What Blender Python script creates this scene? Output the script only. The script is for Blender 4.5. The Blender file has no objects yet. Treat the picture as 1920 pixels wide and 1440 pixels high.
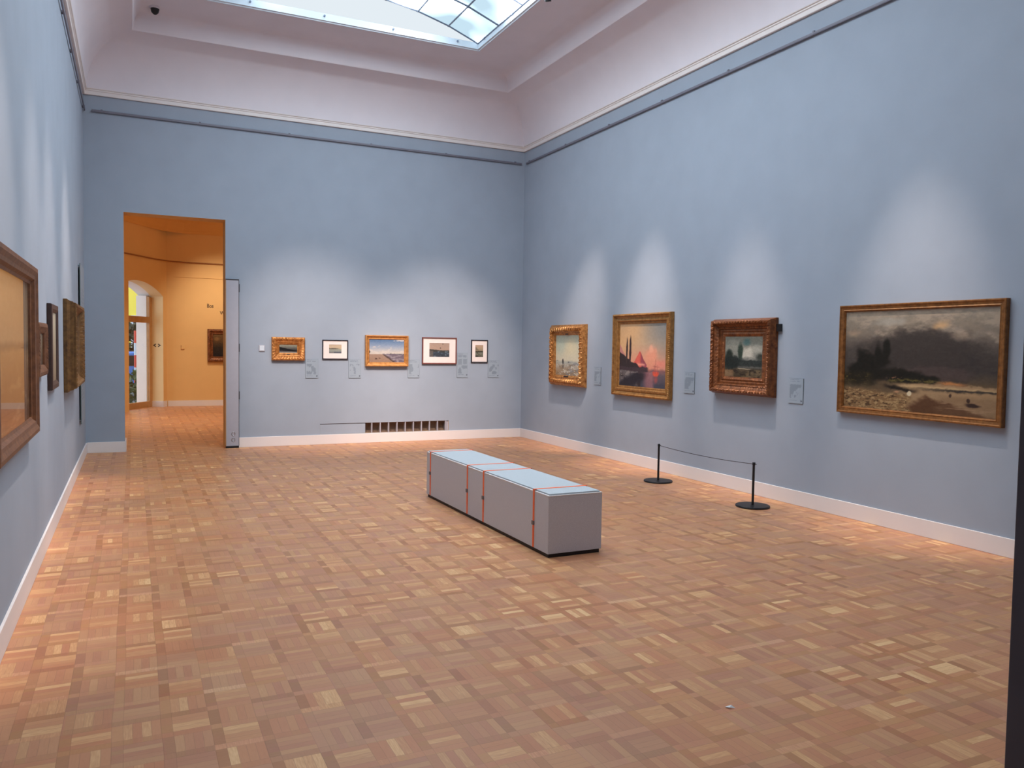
import bpy, math
import numpy as np
from mathutils import Matrix, Vector

C = bpy.context.scene.collection
SC = bpy.context.scene

# ------------------------------------------------------------------ camera
F_PX, YAW, PITCH, ROLL = 1494.16, 0.44367, -0.04673, 0.01547
cam_d = bpy.data.cameras.new('camera'); cam = bpy.data.objects.new('camera', cam_d); C.objects.link(cam)
cam_d.sensor_width = 36.0; cam_d.lens = F_PX / 1920 * 36; cam_d.clip_start = 0.05
fw = Vector((math.sin(YAW) * math.cos(PITCH), math.cos(YAW) * math.cos(PITCH), math.sin(PITCH)))
r0 = Vector((math.cos(YAW), -math.sin(YAW), 0)); u0 = r0.cross(fw)
rr = r0 * math.cos(ROLL) + u0 * math.sin(ROLL); uu = u0 * math.cos(ROLL) - r0 * math.sin(ROLL)
cam.matrix_world = Matrix.Translation((0, 0, 1.6)) @ Matrix((rr, uu, -fw)).transposed().to_4x4()
SC.camera = cam

# ------------------------------------------------------------------ world, exposure, large lights
world = bpy.data.worlds.new('daylight'); SC.world = world; world.use_nodes = True
bg = world.node_tree.nodes['Background']
bg.inputs[0].default_value = (0.72, 0.84, 1.0, 1); bg.inputs[1].default_value = 1.1
SC.view_settings.view_transform = 'Standard'; SC.view_settings.look = 'None'
SC.view_settings.gamma = 1; SC.view_settings.use_curve_mapping = False
SC.view_settings.exposure = 0.86
PANEL_STRENGTH = 3.9       # frosted skylight glass
SPOT_W = 700.0              # gallery picture spotlights
YELLOW_SPOT_W = 520.0       # picture spotlight and added fill of the room beyond

# ------------------------------------------------------------------ room measures
XL, XR, YF, YB = -0.6176, 6.2262, 0.780, 12.7202
HC = 5.008                 # underside of the cornice
WT = 0.35                  # wall thickness
DX0, DX1, DH = -0.118, 1.253, 3.43   # doorways at both ends
ZC = 6.05                  # flat ceiling
RNG = np.random.RandomState(7)

# ------------------------------------------------------------------ helpers
def srgb(r, g, b):
    f = lambda c: (c / 255 / 12.92) if c / 255 <= 0.04045 else ((c / 255 + 0.055) / 1.055) ** 2.4
    return (f(r), f(g), f(b), 1)

class MB:
    def __init__(self): self.v = []; self.f = []; self.m = []
    def quad(self, pts, m=0):
        n = len(self.v); self.v += [tuple(p) for p in pts]; self.f.append(tuple(range(n, n + len(pts)))); self.m.append(m); return self
    def box(self, x0, x1, y0, y1, z0, z1, m=0):
        n = len(self.v)
        self.v += [(x0,y0,z0),(x1,y0,z0),(x1,y1,z0),(x0,y1,z0),(x0,y0,z1),(x1,y0,z1),(x1,y1,z1),(x0,y1,z1)]
        for q in ((0,3,2,1),(4,5,6,7),(0,1,5,4),(1,2,6,5),(2,3,7,6),(3,0,4,7)):
            self.f.append(tuple(n + i for i in q)); self.m.append(m)
        return self
    def grid(self, rows, m=0, close_u=False, close_v=False):
        n = len(self.v); R, K = len(rows), len(rows[0])
        for r in rows: self.v += [tuple(p) for p in r]
        for i in range(R if close_u else R - 1):
            for j in range(K if close_v else K - 1):
                a, b = i % R, (i + 1) % R; c, d = j % K, (j + 1) % K
                self.f.append((n+a*K+c, n+a*K+d, n+b*K+d, n+b*K+c)); self.m.append(m)
        return self
    def lathe(self, prof, c=(0,0,0), n=32, m=0, axis='z'):
        rows = []
        for r, h in prof:
            row = []
            for k in range(n):
                a = 2 * math.pi * k / n; p = (r * math.cos(a), r * math.sin(a), h)
                if axis == 'y': p = (p[0], p[2], p[1])
                if axis == 'x': p = (p[2], p[0], p[1])
                row.append((c[0]+p[0], c[1]+p[1], c[2]+p[2]))
            rows.append(row)
        self.grid(rows, m, close_v=True)
        for row in (rows[0], rows[-1]):
            self.quad(row, m)
        return self
    def tube(self, pts, r, n=10, m=0):
        rows = []
        pts = [Vector(p) for p in pts]
        for i, p in enumerate(pts):
            t = (pts[min(i+1, len(pts)-1)] - pts[max(i-1, 0)]).normalized()
            a = t.cross(Vector((0, 0, 1)))
            if a.length < 1e-3: a = t.cross(Vector((1, 0, 0)))
            a.normalize(); b = t.cross(a)
            rows.append([p + a * (r * math.cos(2*math.pi*k/n)) + b * (r * math.sin(2*math.pi*k/n)) for k in range(n)])
        self.grid(rows, m, close_v=True); self.quad(rows[0], m); self.quad(rows[-1], m)
        return self
    def build(self, name, mats, parent=None, smooth=False, bevel=0, fix=True):
        me = bpy.data.meshes.new(name); me.from_pydata(self.v, [], self.f); 
        if not isinstance(mats, (list, tuple)): mats = [mats]
        for mt in mats: me.materials.append(mt)
        me.polygons.foreach_set('material_index', self.m)
        if fix:
            import bmesh
            bm = bmesh.new(); bm.from_mesh(me); bmesh.ops.remove_doubles(bm, verts=bm.verts, dist=1e-5)
            bmesh.ops.recalc_face_normals(bm, faces=bm.faces); bm.to_mesh(me); bm.free()
        if smooth: me.shade_smooth()
        me.update()
        o = bpy.data.objects.new(name, me); C.objects.link(o)
        if parent: o.parent = parent
        if bevel:
            b = o.modifiers.new('bevel', 'BEVEL'); b.width = bevel; b.segments = 2; b.limit_method = 'ANGLE'
        if smooth and bevel == 0:
            for p in me.polygons: p.use_smooth = True
            try: me.set_sharp_from_angle(angle=math.radians(40))
            except Exception: pass
        return o

def thing(name, label, cat, loc=(0,0,0), rz=0.0, group=None):
    o = bpy.data.objects.new(name, None); C.objects.link(o); o.location = loc; o.rotation_euler = (0,0,rz)
    o.empty_display_size = 0.1
    return tag(o, label, cat, group)
def tag(o, label, cat, group=None):
    o['label'] = label; o['category'] = cat
    if group: o['group'] = group
    return o
def struct(o): o['kind'] = 'structure'; return o
def dup(root, loc, label=None, group=None):
    r = root.copy(); C.objects.link(r); r.location = loc
    if label: r['label'] = label
    if group: r['group'] = group
    for ch in list(root.children):
        c = ch.copy(); C.objects.link(c); c.parent = r
        for g in list(ch.children):
            d = g.copy(); C.objects.link(d); d.parent = c
    return r

# ------------------------------------------------------------------ materials
class NT:
    def __init__(self, name):
        self.mat = bpy.data.materials.new(name); self.mat.use_nodes = True
        self.t = self.mat.node_tree; self.b = self.t.nodes['Principled BSDF']; self.out = self.t.nodes['Material Output']
    def n(self, typ, **kw):
        nd = self.t.nodes.new(typ)
        for k, v in kw.items(): setattr(nd, k, v)
        return nd
    def l(self, a, b): self.t.links.new(a, b)
    def math(self, op, a, b=None, c=None):
        nd = self.n('ShaderNodeMath', operation=op)
        for i, x in enumerate((a, b, c)):
            if x is None: continue
            if isinstance(x, (int, float)): nd.inputs[i].default_value = x
            else: self.l(x, nd.inputs[i])
        return nd.outputs[0]
    def noise(self, vec, scale, detail=3, rough=0.5):
        nd = self.n('ShaderNodeTexNoise'); nd.inputs['Scale'].default_value = scale; nd.inputs['Detail'].default_value = detail
        nd.inputs['Roughness'].default_value = rough
        if vec is not None: self.l(vec, nd.inputs['Vector'])
        return nd
    def ramp(self, fac, stops):
        nd = self.n('ShaderNodeValToRGB'); e = nd.color_ramp.elements
        while len(e) < len(stops): e.new(0.5)
        for k, (p, c) in enumerate(stops): e[k].position = p; e[k].color = c
        self.l(fac, nd.inputs[0]); return nd.outputs[0]
    def bump(self, h, strength=0.2, dist=0.01):
        nd = self.n('ShaderNodeBump'); nd.inputs['Strength'].default_value = strength; nd.inputs['Distance'].default_value = dist
        self.l(h, nd.inputs['Height']); self.l(nd.outputs[0], self.b.inputs['Normal'])

def paint_mat(name, col, rough=0.75, var=0.03, scale=3.0, spec=0.3, bump=0.05):
    m = NT(name); geo = m.n('ShaderNodeNewGeometry')
    nz = m.noise(geo.outputs['Position'], scale, 4)
    hi = tuple(min(1, c * (1 + var)) for c in col[:3]) + (1,); lo = tuple(c * (1 - var) for c in col[:3]) + (1,)
    m.l(m.ramp(nz.outputs[0], [(0.3, lo), (0.7, hi)]), m.b.inputs['Base Color'])
    m.b.inputs['Roughness'].default_value = rough; m.b.inputs['Specular IOR Level'].default_value = spec
    if bump:
        n2 = m.noise(geo.outputs['Position'], 140, 2); m.bump(n2.outputs[0], bump, 0.004)
    return m.mat

def plain(name, col, rough=0.5, metal=0.0, var=0.06, scale=12, spec=0.5):
    m = NT(name); tc = m.n('ShaderNodeTexCoord')
    nz = m.noise(tc.outputs['Object'], scale, 3)
    hi = tuple(min(1, c * (1 + var)) for c in col[:3]) + (1,); lo = tuple(c * (1 - var) for c in col[:3]) + (1,)
    m.l(m.ramp(nz.outputs[0], [(0.3, lo), (0.7, hi)]), m.b.inputs['Base Color'])
    m.b.inputs['Roughness'].default_value = rough; m.b.inputs['Metallic'].default_value = metal
    m.b.inputs['Specular IOR Level'].default_value = spec
    return m.mat

def gilt(name, dark, light, rough=0.42, metal=0.55):
    m = NT(name); tc = m.n('ShaderNodeTexCoord')
    nz = m.noise(tc.outputs['Object'], 22, 5, 0.6)
    m.l(m.ramp(nz.outputs[0], [(0.22, dark), (0.62, light), (0.75, tuple(min(1, c*1.3) for c in light[:3]) + (1,))]), m.b.inputs['Base Color'])
    m.b.inputs['Roughness'].default_value = rough; m.b.inputs['Metallic'].default_value = metal
    m.bump(nz.outputs[0], 0.35, 0.004)
    return m.mat

def painted(name, rough=0.5):
    m = NT(name); a = m.n('ShaderNodeAttribute', attribute_name='paint')
    m.l(a.outputs['Color'], m.b.inputs['Base Color']); m.b.inputs['Roughness'].default_value = rough
    m.b.inputs['Specular IOR Level'].default_value = 0.25
    return m.mat

def parquet(name):
    m = NT(name); geo = m.n('ShaderNodeNewGeometry'); sep = m.n('ShaderNodeSeparateXYZ'); m.l(geo.outputs['Position'], sep.inputs[0])
    P = 0.1852; B = 0.235; M = m.math
    # slight irregularity of the laying
    wob = m.noise(geo.outputs['Position'], 1.3, 2)
    wv = M('MULTIPLY', M('SUBTRACT', wob.outputs[0], 0.5), 0.02)
    X = M('DIVIDE', M('ADD', M('SUBTRACT', sep.outputs[0], 0.465), wv), P); Y = M('DIVIDE', M('ADD', M('SUBTRACT', sep.outputs[1], 0.10), wv), P)
    fx, fy = M('FRACT', X), M('FRACT', Y); ix, iy = M('FLOOR', X), M('FLOOR', Y)
    bx, by = M('LESS_THAN', fx, B), M('LESS_THAN', fy, B)            # border strips
    def wn(a, b, c, d=0.0):
        cb = m.n('ShaderNodeCombineXYZ')
        for i, q in enumerate((a, b, c)):
            if isinstance(q, (int, float)): cb.inputs[i].default_value = q
            else: m.l(q, cb.inputs[i])
        w = m.n('ShaderNodeTexWhiteNoise', noise_dimensions='3D'); m.l(cb.outputs[0], w.inputs['Vector']); return w.outputs['Value']
    mix = lambda f, a, b: M('ADD', M('MULTIPLY', M('SUBTRACT', 1.0, f), a), M('MULTIPLY', f, b))
    par = M('MODULO', M('ABSOLUTE', M('ADD', ix, iy)), 2.0)
    inx = M('DIVIDE', M('SUBTRACT', fx, B), 1 - B); iny = M('DIVIDE', M('SUBTRACT', fy, B), 1 - B)
    along = mix(par, iny, inx)                                       # coordinate across the fingers
    k = M('FLOOR', M('MULTIPLY', along, 4.0))
    blk = wn(ix, iy, 3.3); fing = wn(ix, M('ADD', iy, M('MULTIPLY', k, 0.137)), 7.7)
    tone_in = M('ADD', M('MULTIPLY', blk, 0.50), M('MULTIPLY', fing, 0.50))
    tone_in = M('ADD', M('MULTIPLY', tone_in, 0.78), 0.22)
    tone_bx = M('MULTIPLY', wn(ix, iy, 11.1), 0.65); tone_by = M('ADD', 0.1, M('MULTIPLY', wn(ix, iy, 15.9), 0.75))
    border = M('MAXIMUM', bx, by)
    tb = mix(by, tone_bx, tone_by)
    tone = mix(border, tone_in, tb)
    # grain, stretched along the strip
    gdir = mix(border, M('SUBTRACT', 1.0, par), M('SUBTRACT', 1.0, by))     # 1 = grain along x
    gy = m.n('ShaderNodeCombineXYZ'); m.l(M('MULTIPLY', sep.outputs[0], 18.0), gy.inputs[0]); m.l(M('MULTIPLY', sep.outputs[1], 160.0), gy.inputs[1]); 
    gx = m.n('ShaderNodeCombineXYZ'); m.l(M('MULTIPLY', sep.outputs[0], 160.0), gx.inputs[0]); m.l(M('MULTIPLY', sep.outputs[1], 18.0), gx.inputs[1])
    g1 = m.noise(gy.outputs[0], 1.0, 3).outputs[0]; g2 = m.noise(gx.outputs[0], 1.0, 3).outputs[0]
    grain = mix(M('SUBTRACT', 1.0, gdir), g1, g2)
    tone = M('ADD', tone, M('MULTIPLY', M('SUBTRACT', grain, 0.5), 0.35))
    wear = m.noise(geo.outputs['Position'], 0.55, 3).outputs[0]
    tone = M('ADD', tone, M('MULTIPLY', M('SUBTRACT', wear, 0.5), 0.35))
    col = m.ramp(tone, [(0.0, srgb(170, 116, 82)), (0.30, srgb(184, 128, 90)), (0.55, srgb(193, 136, 97)), (0.74, srgb(198, 142, 102)), (0.88, srgb(214, 161, 118)), (1.0, srgb(229, 183, 139))])
    # hue differences between strips
    hsv = m.n('ShaderNodeHueSaturation'); m.l(col, hsv.inputs['Color'])
    m.l(M('ADD', 0.493, M('MULTIPLY', fing, 0.014)), hsv.inputs['Hue']); m.l(M('ADD', 0.94, M('MULTIPLY', blk, 0.10)), hsv.inputs['Saturation'])
    # joints
    edge = lambda f, w: M('MAXIMUM', M('LESS_THAN', f, w), M('GREATER_THAN', f, 1 - w))
    ff = M('FRACT', M('MULTIPLY', along, 4.0))
    j_in = M('MULTIPLY', edge(ff, 0.035), M('SUBTRACT', 1.0, border))
    j = M('MAXIMUM', j_in, M('MAXIMUM', edge(M('FRACT', M('DIVIDE', fx, B)), 0.03 ), 0.0))
    j_bx = M('MAXIMUM', M('LESS_THAN', fx, 0.012), M('LESS_THAN', M('ABSOLUTE', M('SUBTRACT', fx, B)), 0.007))
    j_by = M('MAXIMUM', M('LESS_THAN', fy, 0.012), M('LESS_THAN', M('ABSOLUTE', M('SUBTRACT', fy, B)), 0.007))
    joint = M('MINIMUM', M('ADD', j_in, M('ADD', j_bx, j_by)), 1.0)
    mx = m.n('ShaderNodeMix', data_type='RGBA'); m.l(M('MULTIPLY', joint, 0.20), mx.inputs['Factor'])
    m.l(hsv.outputs[0], mx.inputs['A']); mx.inputs['B'].default_value = srgb(84, 52, 36)
    m.l(mx.outputs['Result'], m.b.inputs['Base Color'])
    m.l(M('ADD', 0.36, M('MULTIPLY', fing, 0.12)), m.b.inputs['Roughness'])
    m.b.inputs['Specular IOR Level'].default_value = 0.34
    h = M('SUBTRACT', M('ADD', M('MULTIPLY', blk, 0.6), M('MULTIPLY', grain, 0.25)), joint)
    m.bump(h, 0.10, 0.002)
    return m.mat

M_blue = paint_mat('blue_wall_paint', srgb(154, 165, 179), 0.8)
M_white = paint_mat('white_plaster', srgb(222, 217, 223), 0.8, 0.02)
M_trimw = paint_mat('white_gloss_paint', srgb(226, 220, 218), 0.45, 0.015, spec=0.4, bump=0)
M_yellow = paint_mat('yellow_wall_paint', srgb(226, 184, 122), 0.75, 0.02)
M_cream = paint_mat('cream_paint', srgb(236, 214, 166), 0.7, 0.02)
M_floor = parquet('mosaic_parquet')
M_rail = plain('dark_bronze_rail', srgb(112, 112, 124), 0.5, 0.1)
M_black = plain('black_metal', srgb(26, 26, 29), 0.45, 0.2)
M_dkgrey = plain('dark_grey_steel', srgb(58, 56, 60), 0.5, 0.1)
M_buckle = plain('grey_buckle', srgb(112, 108, 110), 0.45, 0.3)
M_jamb = plain('dark_grey_door_edge', srgb(96, 92, 98), 0.5, 0.0)
M_grey = plain('light_grey_steel', srgb(172, 172, 182), 0.5, 0.1, 0.02)
M_chrome = plain('brushed_steel', srgb(170, 172, 175), 0.3, 0.8, 0.03)
M_frosty = plain('white_metal_frame', srgb(206, 216, 226), 0.5, 0, 0.01)
M_lead = plain('grey_glazing_bar', srgb(112, 122, 142), 0.5, 0.1)
M_dark = plain('dark_recess', srgb(122, 100, 84), 0.8, 0, 0.25, 8)
M_paper = plain('white_paper', srgb(235, 235, 235), 0.8)
M_orange = plain('orange_strap', srgb(255, 118, 66), 0.7, 0, 0.04, 60)
M_wood = plain('tan_window_wood', srgb(186, 140, 88), 0.5, 0, 0.08, 10)
M_paint = painted('oil_paint', 0.45)
M_print = painted('printed_label', 0.5)
M_mat = plain('mount_board', srgb(236, 224, 218), 0.85, 0, 0.015)

def bench_mat(name, base, speck, rough):
    m = NT(name); tc = m.n('ShaderNodeTexCoord'); nz = m.noise(tc.outputs['Object'], 260, 2, 0.8)
    m.l(m.ramp(nz.outputs[0], [(0.35, speck), (0.6, base)]), m.b.inputs['Base Color']); m.b.inputs['Roughness'].default_value = rough
    m.bump(nz.outputs[0], 0.1, 0.002); return m.mat
M_bench = bench_mat('grey_laminate', srgb(206, 208, 214), srgb(190, 192, 199), 0.6)
M_felt = bench_mat('pale_grey_felt', srgb(192, 198, 202), srgb(172, 178, 184), 0.95)

def glow_mat():
    m = NT('frosted_skylight_glass'); geo = m.n('ShaderNodeNewGeometry')
    mp = m.n('ShaderNodeMapping'); mp.inputs['Scale'].default_value = (1.0, 0.8, 1.0); m.l(geo.outputs['Position'], mp.inputs['Vector'])
    nz = m.noise(mp.outputs[0], 1.25, 1.5)
    f = m.ramp(nz.outputs[0], [(0.38, (0, 0, 0, 1)), (0.48, (0.045, 0.045, 0.045, 1)), (0.64, (1, 1, 1, 1))])
    mx = m.n('ShaderNodeMix', data_type='RGBA'); m.l(f, mx.inputs['Factor'])
    mx.inputs['A'].default_value = (0.64, 0.86, 1.0, 1); mx.inputs['B'].default_value = (0.93, 0.96, 1.0, 1)
    em = m.n('ShaderNodeEmission'); m.l(mx.outputs['Result'], em.inputs['Color'])
    m.l(m.math('ADD', 0.50, m.math('MULTIPLY', f, (PANEL_STRENGTH - 1) * 3.1)), em.inputs['Strength'])
    m.l(em.outputs[0], m.out.inputs['Surface']); return m.mat
M_glow = glow_mat()
def gable_mat():
    m = NT('lit_gable_panel'); em = m.n('ShaderNodeEmission'); em.inputs['Color'].default_value = (0.86, 0.94, 1, 1); em.inputs['Strength'].default_value = 0.50
    m.l(em.outputs[0], m.out.inputs['Surface']); return m.mat
M_gable = gable_mat()
def glass_mat():
    m = NT('picture_glass'); fr = m.n('ShaderNodeFresnel'); fr.inputs['IOR'].default_value = 1.5
    tr = m.n('ShaderNodeBsdfTransparent'); gl = m.n('ShaderNodeBsdfGlossy'); gl.inputs['Roughness'].default_value = 0.0
    geo = m.n('ShaderNodeNewGeometry')
    mx = m.n('ShaderNodeMixShader'); m.l(m.math('MULTIPLY', fr.outputs[0], m.math('SUBTRACT', 1.0, geo.outputs['Backfacing'])), mx.inputs[0]); m.l(tr.outputs[0], mx.inputs[1]); m.l(gl.outputs[0], mx.inputs[2])
    m.l(mx.outputs[0], m.out.inputs['Surface']); return m.mat
M_glass = glass_mat()

# ------------------------------------------------------------------ large structure
def holed_wall(name, a0, a1, z0, z1, holes, thick0, thick1, axis, mats):
    """wall slab in the (a, z) plane with rectangular holes; mats = near face, far face and reveals"""
    As = sorted({a0, a1} | {h[0] for h in holes} | {h[1] for h in holes}); Zs = sorted({z0, z1} | {h[2] for h in holes} | {h[3] for h in holes})
    P = (lambda a, t, z: (a, t, z)) if axis == 'x' else (lambda a, t, z: (t, a, z))
    inh = lambda a, z: any(h[0] < a < h[1] and h[2] < z < h[3] for h in holes)
    mb = MB(); solid = {}
    for i in range(len(As)-1):
        for j in range(len(Zs)-1):
            solid[i, j] = not inh((As[i]+As[i+1])/2, (Zs[j]+Zs[j+1])/2)
    for (i, j), s in solid.items():
        if not s: continue
        A, B, Z, T = As[i], As[i+1], Zs[j], Zs[j+1]
        mb.quad([P(A,thick0,Z), P(B,thick0,Z), P(B,thick0,T), P(A,thick0,T)], 0)
        mb.quad([P(A,thick1,Z), P(A,thick1,T), P(B,thick1,T), P(B,thick1,Z)], 1)
        for di, dj, e in ((-1,0,(A,Z,A,T)), (1,0,(B,Z,B,T)), (0,-1,(A,Z,B,Z)), (0,1,(A,T,B,T))):
            if not solid.get((i+di, j+dj), False):
                mb.quad([P(e[0],thick0,e[1]), P(e[2],thick0,e[3]), P(e[2],thick1,e[3]), P(e[0],thick1,e[1])], 1)
    return struct(mb.build(name, mats))

VX0, VX1, VZ0, VZ1 = 2.674, 4.858, 0.158, 0.325      # ventilation slot in the back wall
holed_wall('wall_back', XL, XR + WT, 0, HC + 0.02, [(DX0, DX1, 0, DH), (VX0, VX1, VZ0, VZ1)], YB, YB + WT, 'x', [M_blue, M_yellow])
holed_wall('wall_front', XL, XR + WT, 0, HC + 0.02, [(DX0, DX1, 0, DH)], YF, YF - WT, 'x', [M_blue, M_blue])
holed_wall('wall_left', YF - WT, YB + WT, 0, HC + 0.02, [], XL, XL - 0.3, 'y', [M_blue, M_blue])
holed_wall('wall_right', YF, YB, 0, HC + 0.02, [], XR, XR + 0.3, 'y', [M_blue, M_blue])
# one continuous parquet floor through the doorways
struct(MB().box(-3.6, 7.0, -3.2, 21.9, -0.05, 0.0).build('floor', M_floor))
# lobby where the photographer stands
lob = MB()
lob.box(-2.3, -2.2, -3.1, YF - WT, 0, 3.7).box(3.2, 3.3, -3.1, YF - WT, 0, 3.7)
struct(lob.build('wall_lobby_sides', M_white))
struct(MB().box(-2.3, 3.3, -3.2, -3.1, 0, 3.7).build('wall_lobby_rear', M_white))
struct(MB().box(-2.3, 3.3, -3.2, YF - WT, 3.7, 3.8).build('ceiling_lobby', M_white))

def ring(inset, z):
    return [(XL + inset, YF + inset, z), (XR - inset, YF + inset, z), (XR - inset, YB - inset, z), (XL + inset, YB - inset, z)]
# cornice moulding under the cove
cor = MB().grid([ring(i, z) for i, z in ((-0.02, HC), (0.026, HC), (0.030, HC+0.006), (0.030, HC+0.050), (0.040, HC+0.058), (0.040, HC+0.070), (0.052, HC+0.076), (0.056, HC+0.086), (-0.02, HC+0.10))], close_v=True)
struct(cor.build('trim_1', M_trimw))
# coved ceiling with raised coffer
prof = [(0.052, HC + 0.082)]
for k in range(1, 15):
    t = k / 14 * math.pi / 2; prof.append((0.63 - 0.578 * math.cos(t), HC + 0.082 + (5.775 - HC - 0.082) * math.sin(t)))
prof += [(0.636, 5.785), (0.642, 5.80), (0.648, 5.86)]
for k in range(0, 8):
    t = k / 7 * math.pi / 2; prof.append((0.655 + 0.235 * (1 - math.cos(t)), 5.88 + 0.17 * math.sin(t)))
SX0, SX1, SY1, NB = 0.914, 4.690, 11.240, 10
BAY = 0.76; SY0 = SY1 - NB * BAY
ce = MB().grid([ring(i, z) for i, z in prof], close_v=True)
x0, x1, y0, y1 = XL + prof[-1][0] - .001, XR - prof[-1][0] + .001, YF + prof[-1][0] - .001, YB - prof[-1][0] + .001
K = 0.045
for q in ((x0, SX0-K, y0, y1), (SX1+K, x1, y0, y1), (SX0-K, SX1+K, y0, SY0-K), (SX0-K, SX1+K, SY1+K, y1)):
    ce.quad([(q[0],q[2],ZC),(q[0],q[3],ZC),(q[1],q[3],ZC),(q[1],q[2],ZC)])
co = ce.build('ceiling', M_white, smooth=True); struct(co)
for pl_ in co.data.polygons:
    if abs(pl_.normal.z) > 0.999: pl_.use_smooth = False

# skylight: kerb frame, barrel of frosted panes, glazing bars, gable panels
ZK = 6.138
def arc_z(x):
    c = (SX0 + SX1) / 2; h = (SX1 - SX0) / 2; rise = 0.39; R = (h*h + rise*rise) / (2*rise)
    return ZK + math.sqrt(R*R - (x-c)**2) - (R - rise)
fr = MB()
o = [(SX0-K, SY0-K), (SX1+K, SY0-K), (SX1+K, SY1+K), (SX0-K, SY1+K)]; i_ = [(SX0, SY0), (SX1, SY0), (SX1, SY1), (SX0, SY1)]
lerp = lambda t: [(a[0]+(b[0]-a[0])*t, a[1]+(b[1]-a[1])*t) for a, b in zip(o, i_)]
fr.grid([[(*p, z) for p in lerp(t)] for t, z in ((0, ZC+0.02), (0, ZC-0.018), (0.35, ZC-0.022), (0.5, ZC-0.008), (1, ZC-0.004), (1, ZK), (0.6, ZK+0.02), (0, ZK+0.02))], close_v=True)
win = struct(fr.build('window_1', M_frosty))
NP = 8; xs = [SX0 + (SX1 - SX0) * k / NP for k in range(NP + 1)]
pn = MB(); pn.grid([[(x, SY0 + BAY * j, arc_z(x)) for x in xs] for j in range(NB + 1)])
pn.build('frosted_pane', M_glow, win, fix=False)
gb = MB()
for y in (SY0, SY1):
    gb.quad([(x, y, arc_z(x)) for x in xs] + [(SX1, y, ZK - 0.0), (SX0, y, ZK - 0.0)])
gb.build('gable_panel', M_gable, win, fix=False)
bars = MB(); b = 0.012
for j in range(NB + 1):
    y = SY0 + BAY * j
    bars.tube([(x, y, arc_z(x) - 0.012) for x in xs], b, 6)
for x in xs: bars.tube([(x, SY0, arc_z(x) - 0.012), (x, SY1, arc_z(x) - 0.012)], b, 6)
for x in xs[1:-1]:
    for j in range(NB + 1): bars.lathe([(0.0, -0.012), (0.018, -0.012), (0.018, 0.0), (0.0, 0.004)], (x, SY0 + BAY*j, arc_z(x) - 0.014), 8)
bars.build('glazing_bar', M_lead, win)
kn = MB()
for k in range(4):
    kn.lathe([(0.0, -0.012), (0.014, -0.012), (0.014, 0.006), (0, 0.006)], (1.42 + k * 0.98, SY1 - 0.006, ZK - 0.035), 8, axis='y')
for k in range(8): kn.lathe([(0.0, -0.012), (0.014, -0.012), (0.014, 0.006), (0, 0.006)], (SX1 - 0.006, 10.98 - k * 0.96, ZK - 0.02), 8, axis='x')
kn.build('fixing_knob', M_lead, win)

# baseboards
BT, BH = 0.016, 0.152
def bb(name, x0, x1, y0, y1):
    return struct(MB().box(x0, x1, y0, y1, 0, BH).build(name, M_trimw, bevel=0.003))
bb('baseboard_left', XL, XL + BT, YF, YB - BT); bb('baseboard_right', XR - BT, XR, YF, YB - BT)
o = MB().box(XL + BT, DX0, YB - BT, YB, 0, BH).box(DX0, DX0 + BT, YB - BT, YB + WT + BT, 0, BH + 0.012).build('baseboard_back', M_trimw, bevel=0.003); struct(o)
bb('baseboard_back', 1.443, XR, YB - BT, YB)
bb('baseboard_front', XL, DX0, YF, YF + BT); bb('baseboard_front', DX1 + 0.06, XR, YF, YF + BT)

# ------------------------------------------------------------------ steel fire door edges beside the doorways
d1 = MB().box(1.257, 1.438, YB - 0.042, YB - 0.0005, 0.03, 2.535)
d1 = struct(d1.build('door_1', M_grey, bevel=0.003))
MB().box(1.255, 1.442, YB - 0.046, YB - 0.0005, 2.535, 2.552).build('top_cap', M_dkgrey, d1)
MB().box(1.256, 1.440, YB - 0.05, YB - 0.001, 0.0, 0.03).build('bottom_seal', M_black, d1)
MB().box(1.438, 1.446, YB - 0.03, YB - 0.001, 0.03, 2.535).build('edge_strip', M_dkgrey, d1)
MB().box(1.248, 1.257, YB - 0.04, YB + 0.02, 0.03, 2.535).build('edge_strip', M_wood, d1)
for z in (2.42, 1.52, 0.80):
    MB().lathe([(0.0, -0.06), (0.009, -0.06), (0.009, 0.06), (0, 0.06)], (1.444, YB - 0.036, z), 12).build('hinge', M_dkgrey, d1)
for z in (0.215, 0.125):
    rg = MB(); rg.grid([[(1.36 + (0.024 + 0.005*math.cos(a)) * math.cos(t), YB - 0.044 - 0.005*math.sin(a), z + (0.028 + 0.005*math.cos(a)) * math.sin(t)) for t in np.linspace(0, 2*math.pi, 25)[:-1]] for a in np.linspace(0, 2*math.pi, 9)[:-1]], close_u=True, close_v=True)
    rg.build('ring_pull', M_chrome, d1, smooth=True)
d2 = struct(MB().box(DX1 - 0.004, DX1 - 0.0003, YF - WT, YF, 0.0, 2.55).build('door_2', M_jamb, bevel=0.002))

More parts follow.
